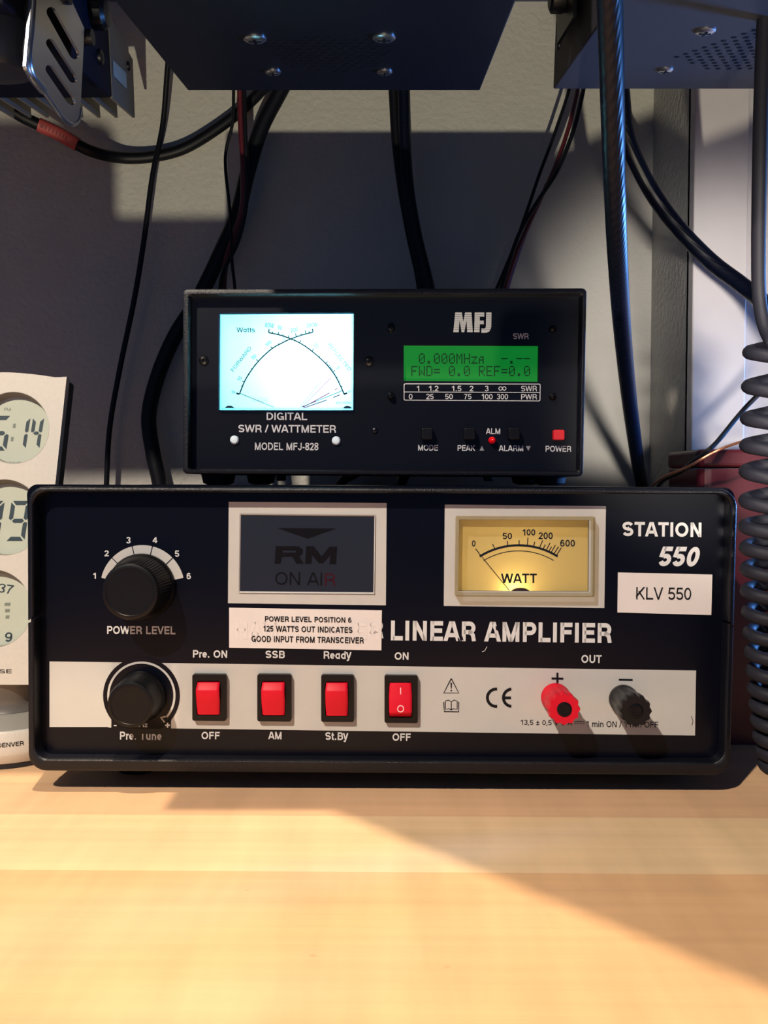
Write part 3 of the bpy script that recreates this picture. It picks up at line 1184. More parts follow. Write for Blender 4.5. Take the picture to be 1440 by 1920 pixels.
# binding posts
def post(px, py, m):
    c = PA.p(px, py, 0.0003)
    s = PA.m(px, py)
    h = 0.0215
    r = 27 * s
    prof = [(r * 1.0, 0), (r * 1.02, h * 0.10), (r * 0.96, h * 0.14), (r * 0.93, h * 0.55), (r * 1.0, h * 0.62), (r * 1.04, h * 0.90), (r * 0.98, h), (r * 0.50, h), (r * 0.46, h * 0.97)]
    def rf(k, j):
        if 3 <= k <= 6:
            return 1.0 + 0.055 * math.cos(2 * math.pi * j / 120 * 12)
        return 1.0
    mb = MB().lathe(c, NA, prof, 120, 0, rf)
    o = mb.build('binding_post', m, amp)
    tip = c + NA * h
    sl = MB()
    ri_, ro_ = 10 * s, 13 * s
    sl.lathe(tip - NA * 0.001, NA, [(ro_, 0), (ro_, 0.0012), (ri_, 0.0014), (ri_, 0.0011), (0.0002, 0.0010)], 32)
    sl.build('socket', M['plastic'], o)
    return o


post(1041, 1307, M['red'])['label'] = 'red binding post'
post(1168, 1310, M['post'])['label'] = 'black binding post'

# feet
zb = LA.p(700, 1450, 0).z
for fx, fy in ((-0.125, 0.43), (0.115, 0.43), (-0.125, 0.56), (0.115, 0.56)):
    MB().lathe((fx, fy, DESK + 0.0002), (0, 0, 1), [(0.010, 0), (0.0112, 0.002), (0.0115, zb - DESK - 0.0005)], 28).build('foot', M['rubber'], amp)

# ================================================================== SMALL METER ON TOP
PM = Fr((0, 0.410, ZC + 0.05), (0.004, -1, 0))
LM = Fr((0, 0.404, ZC + 0.05), (0.004, -1, 0))
NM = PM.N
swr = thing('wattmeter', (0.0, 0.46, LA.p(700, 912, 0).z), 'small black digital wattmeter with lit white dial standing on the amplifier', 'meter')
oq = [(342, 541.5), (1101, 539.5), (1094, 893.5), (342, 888.5)]
iq = [(355, 553), (1091, 552), (1085, 884), (354, 879)]
pqm = [(350, 550), (1093, 549), (1086, 887), (349, 882)]
rings = []
def ringm(q, r, d):
    rings.append([LM.p(x, y, d) for x, y in rpoly(q, r, 6)])
ringm(oq, 9, -0.115)
ringm(oq, 9, -0.0012)
ringm(inset(oq, 1.2), 8.5, -0.0003)
ringm(inset(oq, 3.5), 8, 0)
ringm(inset(iq, -2.5), 5, 0)
ringm(iq, 4, -0.0008)
ringm(iq, 4, -0.0058)
cs = MB()
n = len(rings[0])
for k in range(len(rings) - 1):
    cs.add(rings[k] + rings[k + 1], [[j, (j + 1) % n, n + (j + 1) % n, n + j] for j in range(n)], 0, True)
cs.add(rings[0], [list(range(n))], 0)
cs.build('case', M['case'], swr)

MQ = [(412, 589), (663, 588), (662, 769), (411, 769)]
LQ = [(757, 647), (1010, 648), (1009, 716), (757, 714)]
pan = MB()
pan.plate([[PM.p(x, y, 0) for x, y in inset(iq, -3)], [PM.p(x, y, 0) for x, y in MQ], [PM.p(x, y, 0) for x, y in LQ]], NM * -0.0015, 0)
for s, b, bold in (('DIGITAL', (500, 773.5, 576, 787.5), 0.022), ('SWR / WATTMETER', (447, 796.5, 630, 811), 0.022), ('MODEL MFJ-828', (478, 830, 597, 844), 0.02),
                   ('SWR', (962, 625, 991, 636), 0.015), ('ALM', (911, 803, 938, 814), 0.02), ('MODE', (784, 834, 821, 845), 0.02), ('PEAK', (858, 834.5, 891, 845.5), 0.02),
                   ('ALARM', (935, 835, 981, 846), 0.02), ('POWER', (1023, 836, 1071, 847), 0.02)):
    pan.text(PM, s, b, d1, 1, bold, 0, 0.3)
pan.flat(PM, [(899, 845), (903.5, 836), (908, 845)], d1, 2)
pan.flat(PM, [(986, 836.5), (995, 836.5), (990.5, 845.5)], d1, 2)
# logo letters M F J built from bars
def lg(pts):
    pan.plate([[PM.p(x, y, d1) for x, y in pts]], None, 1)
lg([(850, 623), (853.5, 586), (866, 586), (868.5, 603), (872, 586), (884, 586), (886.5, 623), (876, 623), (874.5, 601), (870.5, 623), (865.5, 623), (861.5, 601), (860, 623)])
lg([(889, 623), (890, 586), (908, 586), (908, 594), (899.5, 594), (899.5, 601), (907, 601), (907, 608), (899.5, 608), (899, 623)])
lg([(911.5, 586), (921.5, 586), (921, 614), (918, 621), (912, 624), (902.5, 624), (902.5, 616), (909, 616), (911, 613)])
for y in range(590, 622, 4):
    pan.stroke(PM, [(851, y), (922, y)], 0.35, d2, 0)
# scale table
box_o = rpoly([(757, 719), (1013.5, 719.5), (1013, 752.5), (757, 751)], 3, 4)
box_i = rpoly([(758.4, 720.4), (1012.1, 720.9), (1011.6, 751.1), (758.4, 749.6)], 2, 4)
pan.plate([[PM.p(x, y, d1) for x, y in box_o], [PM.p(x, y, d1) for x, y in box_i]], None, 1)
pan.stroke(PM, [(758, 735), (1012.5, 736)], 1.3, d1, 1)
for s, b in (('1', (781.5, 723.5, 786, 733.5)), ('1.2', (804, 723.5, 822, 733.5)), ('1.5', (847, 723.5, 865, 733.5)), ('2', (880.5, 723.5, 887.5, 733.5)), ('3', (909, 723.5, 916, 733.5)),
             ('SWR', (977, 723.5, 1006.5, 733.8)), ('0', (766.5, 738.5, 773.5, 748.5)), ('25', (799, 738.5, 813, 748.5)), ('50', (834.5, 738.5, 849, 748.5)), ('75', (870, 738.7, 884, 748.5)),
             ('100', (903, 738.8, 923.5, 748.8)), ('300', (931.5, 738.8, 952.5, 748.8)), ('PWR', (977, 739, 1006.5, 749))):
    pan.text(PM, s, b, d1, 1, 0.014)
for cx in (938.5, 945.5):
    A, B = circ(cx, 728.5, 4.0, 20), circ(cx, 728.5, 2.5, 20)
    pan.add([PM.p(*p, d1) for p in A + B], [[i, (i + 1) % 20, 20 + (i + 1) % 20, 20 + i] for i in range(20)], 1)
pan.build('front_panel', [M['panel2'], mat('light_grey_ink', (188, 190, 196), 0.6, spec=0.2), mat('grey_ink', (120, 122, 130), 0.6, spec=0.2)], swr, weld=False)

# cross-needle meter, lit from within
k1 = 330, 530, 390 / 1440.0
def mp(x, y):
    return k1[0] + x * k1[2], k1[1] + y * k1[2]
k2 = 400, 570, 280 / 1440.0
def mq(x, y):
    return k2[0] + x * k2[2], k2[1] + y * k2[2]
am = MB()
am.flat(PM, [(409, 586), (666, 585), (665, 772), (408, 772)], -0.0040, 0)
dm = -0.0039
def sp2(pts, n=8):
    return [(p.x, p.y) for p in smooth_path([V(x, y, 0) for x, y in pts], n)]
am.stroke(PM, sp2([mq(*p) for p in [(240, 858), (285, 745), (340, 650), (420, 545), (540, 430), (640, 370), (735, 325), (835, 290), (955, 258)]]), 2.5, dm, 1)
am.stroke(PM, sp2([mq(*p) for p in [(522, 262), (640, 288), (735, 322), (830, 365), (940, 440), (1070, 555), (1160, 665), (1215, 765), (1258, 862)]]), 2.5, dm, 1)
for a, b, w in (((240, 862), (208, 852), 3.4), ((1254, 862), (1288, 850), 3.4), ((522, 262), (528, 228), 2.4), ((955, 258), (949, 224), 2.4)):
    am.stroke(PM, [mq(*a), mq(*b)], w, dm, 1)
for a, b in (((275, 790), (255, 782)), ((290, 745), (265, 732)), ((335, 675), (320, 662)), ((365, 622), (352, 612)), ((400, 580), (387, 570)), ((425, 545), (403, 522)), ((448, 522), (440, 514)),
             ((475, 495), (465, 486)), ((505, 470), (496, 461)), ((535, 445), (524, 433)), ((560, 420), (542, 397)), ((630, 380), (618, 368)), ((615, 285), (621, 255)), ((660, 295), (664, 280)),
             ((715, 312), (722, 288)), ((560, 268), (563, 252)), ((793, 300), (782, 268)), ((842, 287), (836, 270)), ((885, 275), (878, 240)), ((920, 265), (914, 248)), ((825, 362), (836, 336)),
             ((878, 400), (886, 386)), ((945, 442), (965, 416)), ((1012, 500), (1022, 488)), ((1080, 565), (1096, 540)), ((1093, 582), (1104, 566)), ((1104, 597), (1116, 578)), ((1115, 610), (1126, 592)),
             ((1124, 622), (1136, 604)), ((1133, 635), (1145, 614)), ((1146, 650), (1170, 628)), ((1160, 672), (1174, 660)), ((1178, 705), (1196, 692)), ((1198, 742), (1214, 732)), ((1225, 792), (1242, 784))):
    am.stroke(PM, [mq(*a), mq(*b)], 1.9, dm, 1)
am.stroke(PM, sp2([mq(*p) for p in [(668, 300), (672, 325), (688, 345)]]), 1.2, dm, 1)
am.stroke(PM, sp2([mq(*p) for p in [(770, 312), (778, 326), (768, 342)]]), 1.2, dm, 1)
def mt(s, cx, cy, w, h, a=0, mi=2, bold=0.0):
    x, y = mq(cx, cy)
    w, h = w * k2[2], h * k2[2]
    am.text(PM, s, (x - w / 2, y - h / 2, x + w / 2, y + h / 2), dm, mi, bold + (0.015 if mi == 2 else 0), 0, a)
mt('Watts', 300, 235, 180, 48, 0, 2, 0.006)
mt('FORWARD', 255, 520, 290, 36, -52, 2)
mt('REFLECTED', 1215, 500, 330, 36, 51, 2)
mt('60W', 533, 192, 88, 44, 6, 2)
mt('50', 633, 214, 44, 38, 8, 2)
mt('200', 770, 236, 70, 40, -12, 2)
mt('300W', 946, 188, 112, 42, -8, 2)
mt('100', 520, 368, 66, 34, -38, 2)
mt('50', 380, 498, 46, 36, -45, 2)
mt('10', 240, 712, 44, 36, -65, 2)
mt('0', 180, 842, 22, 36, -75, 2, 0.006)
mt('20', 985, 388, 50, 40, 38, 2)
mt('10', 1132, 520, 40, 36, 52, 4)
mt('5', 1200, 606, 24, 36, 58, 2)
mt('0', 1308, 836, 20, 32, 72, 2)
mt('400-0084', 1248, 946, 148, 22, 0, 1, 0.006)
mt('SWR', 440, 915, 150, 46, 6, 4)
for s, cx, cy in (('2.5', 738, 538), ('3', 600, 578), ('4', 522, 672), ('2', 858, 560), ('1.5', 1000, 638), ('3', 1062, 712), ('10', 1155, 830)):
    mt(s, cx, cy, 20 * len(s), 30, 0, 4)
for a, b, mi, w in (((735, 350), (737, 480), 4, 0.8), ((580, 440), (592, 520), 4, 0.8), ((888, 434), (876, 520), 4, 0.8), ((475, 540), (495, 610), 4, 0.6), ((1090, 620), (1062, 680), 4, 0.8), ((980, 600), (950, 690), 4, 0.6),
                    ((1035, 732), (825, 990), 4, 1.5), ((1130, 702), (845, 990), 3, 1.4), ((1118, 848), (860, 988), 3, 1.9), ((1195, 806), (1170, 818), 3, 1.8),
                    ((1090, 918), (865, 996), 3, 1.9), ((1216, 868), (1152, 894), 3, 1.9)):
    am.stroke(PM, [mq(*a), mq(*b)], w, dm, mi)
for k in range(7):
    x = 680 + k * 20
    am.stroke(PM, [mq(x, 965), mq(735 + (x - 735) * 0.5, 996)], 0.5, dm, 4)
dial = am.build('cross_needle_meter', [M['cyan_face'], M['navy'], M['teal'], M['magenta'], M['pale']], swr, weld=False)
for a, b in (((248, 856), (575, 990)), ((1236, 832), (845, 990))):
    nd = MB()
    p, q = mq(*a), mq(*b)
    nd.prism([PM.p(p[0], p[1] - 0.7, -0.0030), PM.p(q[0], q[1] - 0.6, -0.0030), PM.p(q[0], q[1] + 0.6, -0.0030), PM.p(p[0], p[1] + 0.7, -0.0030)], NM * 0.0003)
    nd.build('needle', M['navy'], dial)
for cx, cy in ((150, 1000), (1292, 1003)):
    x, y = mq(cx, cy)
    MB().prism([PM.p(*p, -0.0034) for p in circ(x, y, 8, 12, 0, 180, ry=4.5)], NM * 0.002).build('stop_pin', M['dark_steel'], dial)
hs = MB()
hq = [(408, 585), (666, 584), (665, 773), (407, 773)]
hs.prism([PM.p(x, y, -0.0016) for x, y in hq], NM * -0.030, 0, caps=False)
hs.poly([PM.p(x, y, -0.0316) for x, y in hq], 0)
hs.build('meter_housing', M['white_in'], dial)
cv = MB()
cq = [(411, 588), (663.5, 587), (662.5, 769.5), (410.5, 769.5)]
cin = [(416, 591), (659, 590.5), (658.5, 765), (416, 765)]
cv.plate([[PM.p(x, y, 0.0016) for x, y in cq]], None, 0)
cv.plate([[PM.p(x, y, 0.0017) for x, y in cq], [PM.p(x, y, 0.0017) for x, y in cin]], None, 1)
cv.prism([PM.p(x, y, 0.0001) for x, y in cq], NM * 0.0015, 1, caps=False)
cv.build('meter_cover', [M['clear_blue'], mat_clear('clear_blue_edge', (0.70, 0.82, 0.95), 0.10)], dial, weld=False)
inner_lamp('meter_lamp', PM.p(560, 690, -0.020), 0.066, (0.75, 0.97, 1.0), dial, 0.003)
inner_lamp('meter_lamp', PM.p(610, 640, -0.020), 0.044, (0.75, 0.97, 1.0), dial, 0.003)

# green display, 5x7 dot characters
FONT = {'0': ('01110', '10001', '10011', '10101', '11001', '10001', '01110'), '.': ('00000', '00000', '00000', '00000', '00000', '01100', '01100'),
        'M': ('10001', '11011', '10101', '10101', '10001', '10001', '10001'), 'H': ('10001', '10001', '10001', '11111', '10001', '10001', '10001'),
        'z': ('00000', '00000', '11111', '00010', '00100', '01000', '11111'), '-': ('00000', '00000', '00000', '11111', '00000', '00000', '00000'),
        'F': ('11111', '10000', '10000', '11110', '10000', '10000', '10000'), 'W': ('10001', '10001', '10001', '10101', '10101', '11011', '10001'),
        'D': ('11110', '10001', '10001', '10001', '10001', '10001', '11110'), '=': ('00000', '00000', '11111', '00000', '11111', '00000', '00000'),
        'R': ('11110', '10001', '10001', '11110', '10100', '10010', '10001'), 'E': ('11111', '10000', '10000', '11110', '10000', '10000', '11111'),
        'A': ('00000', '00000', '01110', '10010', '11110', '10010', '10010')}
ld = MB()
ld.flat(PM, [(752, 643), (1015, 643), (1014, 721), (752, 719)], -0.0022, 0)
for row, (txt, y0) in enumerate(((' 0.000MHzA  -.--', 661.5), ('FWD= 0.0 REF=0.0', 685))):
    for i, chh in enumerate(txt):
        if chh == ' ':
            continue
        for r_, bits in enumerate(FONT[chh]):
            for c__, bt in enumerate(bits):
                if bt == '1':
                    x = 771.5 + i * 14.15 + c__ * 2.35
                    y = y0 + r_ * 2.8
                    ld.flat(PM, [(x, y), (x + 2.1, y), (x + 2.1, y + 2.5), (x, y + 2.5)], -0.0021, 1)
ld.build('green_display', [M['lcd'], M['lcd_ink']], swr, weld=False)
fm = MB()
fm.prism([PM.p(x, y, -0.0001) for x, y in LQ], NM * -0.0022, 0, caps=False)
fm.build('display_frame', M['panel2'], swr)

# buttons, lamp, screws, caps
def button(x0, y0, x1, y1, h, m, name):
    q = rpoly([(x0, y0), (x1, y0), (x1, y1), (x0, y1)], 3, 3)
    MB().prism([PM.p(x, y, 0.0002) for x, y in q], NM * h).build(name, m, swr, bevel=0.0005)
for x in (800, 879, 962):
    button(x - 10.5, 803, x + 10.5, 825, 0.0045, M['plastic'], 'push_button')
button(1035, 806.5, 1055.5, 826, 0.004, mat('red_button_plastic', (196, 28, 38), 0.4), 'power_button')
s = PM.m(922, 826)
MB().lathe(PM.p(922, 825.5, 0.0002), NM, [(6.5 * s, 0), (6.5 * s, 0.0012), (5.6 * s, 0.0026), (3.2 * s, 0.0036), (0.2 * s, 0.0039)], 24).build('indicator_lamp', M['led'], swr)
def screw(fr, N, px, py, r, h, m, parent, name='screw', n=24, c=None, sm=None):
    c = c or fr.p(px, py, 0.0001)
    s = sm or fr.m(px, py)
    mb = MB()
    mb.lathe(c, N, [(r * s, 0), (r * s, h * 0.35), (r * s * 0.8, h * 0.8), (r * s * 0.35, h)], n, 0)
    u = Vector((1, 0, 0)); u = (u - N * u.dot(N)).normalized(); w = N.cross(u)
    for a, b in ((u, w), (w, u)):
        mb.box(c + N * h, a * r * s * 0.55, b * r * s * 0.13, N * 0.0001, 1)
    return mb.build(name, [m, M['hole']], parent)
for x, y in ((382, 676), (692, 678)):
    screw(PM, NM, x, y, 9, 0.0012, M['plastic'], swr)
for x, y in ((733.5, 617), (1036, 617.5), (733, 743), (1035.5, 744)):
    screw(PM, NM, x, y, 7, 0.0030, M['dark_steel'], swr)
screw(PM, NM, 703, 807, 5.5, 0.0008, M['dark_steel'], swr)
for x, y in ((440, 825), (630.5, 826.5)):
    MB().lathe(PM.p(x, y, 0.0001), NM, [(8.3 * PM.m(x, y), 0), (8.3 * PM.m(x, y), 0.0006), (6 * PM.m(x, y), 0.0013), (0.0002, 0.0015)], 24).build('screw_cap', M['white_cap'], swr)
# feet and the screws under the case
zf = WM[swr.name].translation.z
ztop = LM.p(720, 891, 0).z
for px, Y in ((410, 0.425), (490, 0.50), (985, 0.50), (1030, 0.425)):
    x = (px - 720) / F_PX * Y
    MB().lathe((x, Y, zf + 0.0002), (0, 0, 1), [(0.0045, 0), (0.0075, 0.0012), (0.0085, ztop - zf + 0.0004)], 24).build('foot', M['rubber'], swr)
for px, Y in ((527, 0.47), (916, 0.43)):
    x = (px - 720) / F_PX * Y
    MB().lathe((x, Y, ztop - 0.0028), (0, 0, 1), [(0.002, 0), (0.0027, 0.0006), (0.0027, 0.0032)], 16).build('base_screw', M['plastic'], swr)

# ================================================================== CLOCK
tilt = R(5)
NC = V(0, -math.cos(tilt), math.sin(tilt))
KC = Fr(at(0, 1000, 0.440), NC)
cb = at_z(-35, 1400, DESK)
clk = thing('table_clock', (-0.2005, 0.458, DESK), 'silver tower table clock with round digital windows at the left edge', 'clock')
ax = lambda y: 8 - 0.108 * (y - 970)           # its centre line leans
bw = 89
top = [(ax(705) + bw * math.sin(R(a)), 697 + 6 * (a / 62.0) ** 2 + 0.5) for a in (-90, -60, -30, 0, 30, 60, 90)]
top = [(ax(705) - bw, 703)] + [(ax(703) + bw * t, 698 + 8 * abs(t - (-0.35)) ** 1.7) for t in (-0.75, -0.5, -0.25, 0, 0.25, 0.5, 0.75)] + [(125, 706.5)]
out = top + [(ax(990) + bw, 990), (ax(1284) + bw - 1, 1284), (ax(1284) - bw + 1, 1284), (ax(990) - bw, 990)]
discs = [(25, 802, 67), (8, 970, 71), (-14, 1141, 73)]
fb = MB()
holes = [[KC.p(x, y, 0) for x, y in circ(cx, cy, r, 48)] for cx, cy, r in discs]
fb.plate([[KC.p(x, y, 0) for x, y in out]] + holes, -NC * 0.0045, 0)
body = fb.build('body', M['clock'], clk)
bk = MB()
bk.prism([KC.p(x, y, -0.0046) for x, y in inset([out[0], (out[8][0], out[8][1]), out[10], out[11]], 2.5)], -NC * 0.010)
bk.build('back_shell', M['clock_dark'], clk, bevel=0.002)
# emblem text of the front
bt = MB()
bt.text(KC, 'SENSE', (-40, 1255, 22, 1262), 0.0002, 0, 0.01)
bt.build('front_lettering', M['dark_ink'], clk, weld=False)
SEG = {'1': 'bc', '4': 'bcfg', '5': 'acdfg', '9': 'abcdfg', '3': 'abcdg', '7': 'abc', '6': 'acdefg', '2': 'abdeg', '8': 'abcdefg'}
def seg7(mb, fr, ch, x0, y0, w, h, t, d, mi, sl=0.16):
    def P(u, v):
        return fr.p(x0 + u * w + sl * (0.5 - v) * h, y0 + v * h, d)
    tw, th, g = t / w, t / h, 0.035
    S = {'a': [(g * 2, 0), (1 - g * 2, 0), (1 - tw - g, th), (tw + g, th)], 'd': [(tw + g, 1 - th), (1 - tw - g, 1 - th), (1 - g * 2, 1), (g * 2, 1)],
         'g': [(tw * 0.5 + g * 2, 0.5), (tw + g * 2, 0.5 - th / 2), (1 - tw - g * 2, 0.5 - th / 2), (1 - tw * 0.5 - g * 2, 0.5), (1 - tw - g * 2, 0.5 + th / 2), (tw + g * 2, 0.5 + th / 2)]}
    for k, u in (('f', 0), ('b', 1)):
        o_, i2 = (0, tw) if u == 0 else (1, 1 - tw)
        S[k] = [(o_, g), (i2, th + g), (i2, 0.5 - th * 0.6), ((o_ + i2) / 2, 0.5 - g * 0.6), (o_, 0.5 - th * 0.5)]
        S['e' if u == 0 else 'c'] = [(o_, 0.5 + th * 0.5), ((o_ + i2) / 2, 0.5 + g * 0.6), (i2, 0.5 + th * 0.6), (i2, 1 - th - g), (o_, 1 - g)]
    for k in SEG[ch]:
        mb.poly([P(u, v) for u, v in S[k]], mi)
for i, (cx, cy, r) in enumerate(discs):
    ds = MB()
    ds.poly([KC.p(x, y, -0.0044) for x, y in circ(cx, cy, r + 1, 48)], 0)
    if i == 0:
        seg7(ds, KC, '5', -32, 777, 42, 66, 8, -0.0043, 1)
        seg7(ds, KC, '1', 20, 780, 26, 60, 6.5, -0.0043, 1)
        seg7(ds, KC, '4', 51, 780, 21, 60, 6.5, -0.0043, 1)
        for x, y in ((18, 792), (14, 817)):
            ds.flat(KC, [(x, y), (x + 5, y), (x + 4, y + 8), (x - 1, y + 8)], -0.0043, 2)
        ds.text(KC, 'PM', (1, 762, 13, 768), -0.0043, 2)
        ds.text(KC, 'WAKING TIME', (-36, 864, 34, 867.5), -0.0043, 2)
    elif i == 1:
        seg7(ds, KC, '7', -40, 938, 36, 76, 8, -0.0043, 1)
        seg7(ds, KC, '9', 9, 938, 36, 76, 8, -0.0043, 1)
    else:
        ds.text(KC, '37', (-10, 1096, 18, 1113), -0.0043, 1, 0.01, 0.1, 8)
        for k in range(3):
            ds.text(KC, 'HUMIDITY'[k * 2:k * 2 + 2], (0, 1130 + 14 * k, 14, 1140 + 14 * k), -0.0043, 2, 0.0, 0.1, 8) if False else ds.flat(KC, [(2 + k, 1131 + 12 * k), (13 - k, 1131 + 12 * k), (12 - k, 1137 + 12 * k), (1 + k, 1137 + 12 * k)], -0.0043, 2)
        ds.text(KC, '9', (2, 1187, 16, 1205), -0.0043, 1, 0.02, 0.1)
    dd = ds.build('round_window', [M['clock_lcd'], M['clock_ink'], M['clock_faint']], clk, weld=False)
    # raised lip and grey crescent frame round the window
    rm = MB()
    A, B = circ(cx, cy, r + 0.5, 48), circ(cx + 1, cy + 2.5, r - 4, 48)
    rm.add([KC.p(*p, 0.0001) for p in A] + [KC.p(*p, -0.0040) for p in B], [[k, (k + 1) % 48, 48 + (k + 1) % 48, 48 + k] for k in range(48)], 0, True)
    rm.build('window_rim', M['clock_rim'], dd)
nb = MB()
zb0 = DESK
cx0, cy0 = -0.2005, 0.458
nb.lathe((cx0, cy0, zb0 + 0.026), (0, 0, 1), [(0.021, 0), (0.0195, 0.003), (0.0198, 0.007), (0.0225, 0.012), (0.0235, 0.0165)], 48, 0)
nb.build('neck', M['clock_neck'], clk)
bs = MB()
bs.lathe((cx0, cy0, zb0), (0, 0, 1), [(0.0305, 0.0003), (0.0308, 0.003)], 64, 2)
bs.lathe((cx0, cy0, zb0), (0, 0, 1), [(0.0312, 0.003), (0.0335, 0.0072), (0.0338, 0.0090), (0.0325, 0.0185), (0.0318, 0.0195), (0.0305, 0.0196)], 64, 0)
bs.lathe((cx0, cy0, zb0), (0, 0, 1), [(0.0305, 0.0196), (0.024, 0.0255), (0.021, 0.0258)], 64, 3)  # sloped top coloured greyer than the rim to stand for weaker light
base = bs.build('base', [M['clock'], M['clock_rim'], M['clock_dark'], mat('shaded_base_top', (140, 137, 130), 0.45)], clk)
tx = MB()
vs, fs = text_mesh('DENVER', 0.15)
x0, x1 = min(v[0] for v in vs), max(v[0] for v in vs)
for v_ in [0]:
    pts = []
    for v in vs:
        a = R(-90 + 10 + (v[0] - x0) / (x1 - x0) * 21)
        h = 0.0123 + v[1] * 0.0021
        rr = 0.0340 - (h - 0.009) * 0.137
        pts.append(V(cx0 + rr * math.cos(a), cy0 + rr * math.sin(a), zb0 + h))
    tx.add(pts, fs, 0)
tx.build('base_lettering', M['dark_ink'], base, weld=False)

# ================================================================== HANGING RADIOS
D = ray(723, 620).normalized()                 # direction "away" along the tilted radios
D = V(0, D.y, D.z).normalized()
UR = V(1, 0, 0).cross(D).normalized()          # up from a radio's underside
if UR.z < 0:
    UR = -UR


def vent_pts(fr, poly, pitch, rot):
    from itertools import product
    out = []
    return out


def inside(pt, poly):
    x, y = pt
    c = False
    n = len(poly)
    for i in range(n):
        x1, y1 = poly[i]
        x2, y2 = poly[(i + 1) % n]
        if (y1 > y) != (y2 > y) and x < (x2 - x1) * (y - y1) / (y2 - y1) + x1:
            c = not c
    return c


def hanging_radio(name, c0, width, depth, height, m, label, screws, ventpoly, pitch, side_screws=(), arm=0.72):
    """c0: back bottom left corner; underside runs towards the viewer along -D"""
    root = thing(name, c0 + V(width / 2, 0, 0) - D * depth / 2, label, 'radio')
    fr = Fr(c0, -UR)
    X = V(1, 0, 0)
    cen = c0 + X * width / 2 - D * depth / 2 + UR * height / 2
    cs = MB().box(cen, X * width / 2, D * depth / 2, UR * height / 2, 0)
    case = cs.build('case', m, root, bevel=0.0008)
    vh = MB()
    u = -depth
    row = 0
    cnt = 0
    while u < 0:
        x = (0.5 * pitch if row % 2 else 0)
        while x < width:
            p = c0 + X * x + D * u - UR * 0.00015
            if inside(proj(p), ventpoly):
                ring_ = [p + X * 0.0012 * math.cos(2 * math.pi * k / 8) + D * 0.0012 * math.sin(2 * math.pi * k / 8) for k in range(8)]
                vh.poly(ring_, 0)
                cnt += 1
            x += pitch
        u += pitch * 0.86
        row += 1
    if cnt:
        vh.build('vent_holes', M['hole'], root, weld=False)
    for sx, sy, rr in screws:
        p = fr.p(sx, sy, 0)
        screw(fr, -UR, sx, sy, rr, 0.0014, M['steel'], root, c=p, sm=0.00028)
    # mounting bracket: two side arms up to a bar under the shelf
    zsh = zs - 0.001
    for side in (0, 1):
        sgn = -1 if side == 0 else 1
        px_ = c0 + X * (width * side + sgn * 0.0022) - D * depth * arm + UR * height * 0.5
        mb = MB()
        a = px_ - D * 0.018 - UR * 0.012
        b = px_ + D * 0.018 - UR * 0.012
        t2 = V(b.x, b.y, zsh)
        t1 = V(a.x, a.y, zsh)
        mb.prism([a, b, t2, t1], X * sgn * 0.0016)
        mb.build('bracket_arm', M['plastic'], root)
        kb = MB().lathe(px_ + X * sgn * 0.0018 + UR * 0.002, X * sgn, [(0.0062, 0), (0.0066, 0.001), (0.0066, 0.006), (0.005, 0.007)], 24, 0, rf=lambda k, j: 1 - 0.05 * (j % 2))
        kb.build('bracket_knob', M['plastic'], root)
    for sx, sy in side_screws:
        p = at_x(sx, sy, c0.x)
        screw(fr, V(-1, 0, 0), 0, 0, 9, 0.0010, M['dark_steel'], root, c=p - X * 0.0001, sm=0.00028)
    return root


c1 = at(352, 170, 0.438)
r1 = at(900, 170, 0.438)
hanging_radio('radio', c1, (r1 - c1).length, 0.155, 0.05, M['radio'], 'black box radio hanging under the shelf above the wattmeter',
              [(478, 72, 17), (720, 70, 17), (512, 134, 13), (721, 134, 13)], [(486, 78), (590, 68), (735, 80), (735, 120), (640, 138), (545, 128)], 0.0046)
c2 = at(1037, 167, 0.438)
hanging_radio('radio', c2, 0.150, 0.155, 0.05, M['radio_grey'], 'charcoal grey box radio hanging at the upper right beside the thick cable',
              [(1322, 57, 15), (1247, 130, 13)], [(1268, 107), (1400, 55), (1500, 50), (1500, 130), (1330, 131)], 0.0050, side_screws=((1048, 84), (1048, 33)), arm=0.28)

# left radio with finned back, seen from below right
XB = -0.162
root = thing('finned_radio', (-0.22, 0.42, ZC + 0.24), 'dark radio with heat sink fins and slotted chrome handle at the upper left', 'radio')
b0 = at_x(212, 184, XB)                          # lower back right corner of the body
DL = 0.150
cen = b0 - D * DL / 2 + UR * 0.03 + V(-0.065, 0, 0)
MB().box(cen, (0.065, 0, 0), D * DL / 2, UR * 0.03).build('body', mat('navy_radio_paint', (8, 10, 24), 0.65, spec=0.1), root, bevel=0.001)
# fins behind the body
FL = 0.045
def fin(x, first=False):
    t_ = 0.0016
    p0 = V(x, b0.y, b0.z)
    if first:
        pts = [at_x(px, py, x) for px, py in ((211, 184), (253, 221), (249, 112), (236, 88), (235, 80), (208, 34))]
        pts.append(pts[-1] + UR * 0.02 - D * 0.004)
    else:
        lo = at_x(253, 221, XB)
        off = lo - b0
        pts = [p0, p0 + off, p0 + off + UR * 0.034, p0 + UR * 0.05]
    mb = MB().prism(pts, V(-t_, 0, 0))
    return mb.build('heat_sink_fin', M['heat'], root)
f0 = fin(XB + 0.0004, True)
tg = MB()
tg.poly([at_x(px, py, XB + 0.0007) for px, py in ((212, 113), (237, 137), (238, 167), (213, 142))])
tg.build('paper_tag', M['tag_white'], f0, weld=False)
MB().lathe(at_x(240, 124, XB + 0.0004), (1, 0, 0), [(0.0028, 0), (0.0028, 0.001), (0.0016, 0.0016)], 16).build('screw', M['dark_steel'], f0)
for k in range(1, 11):
    fin(XB - 0.0112 * k)
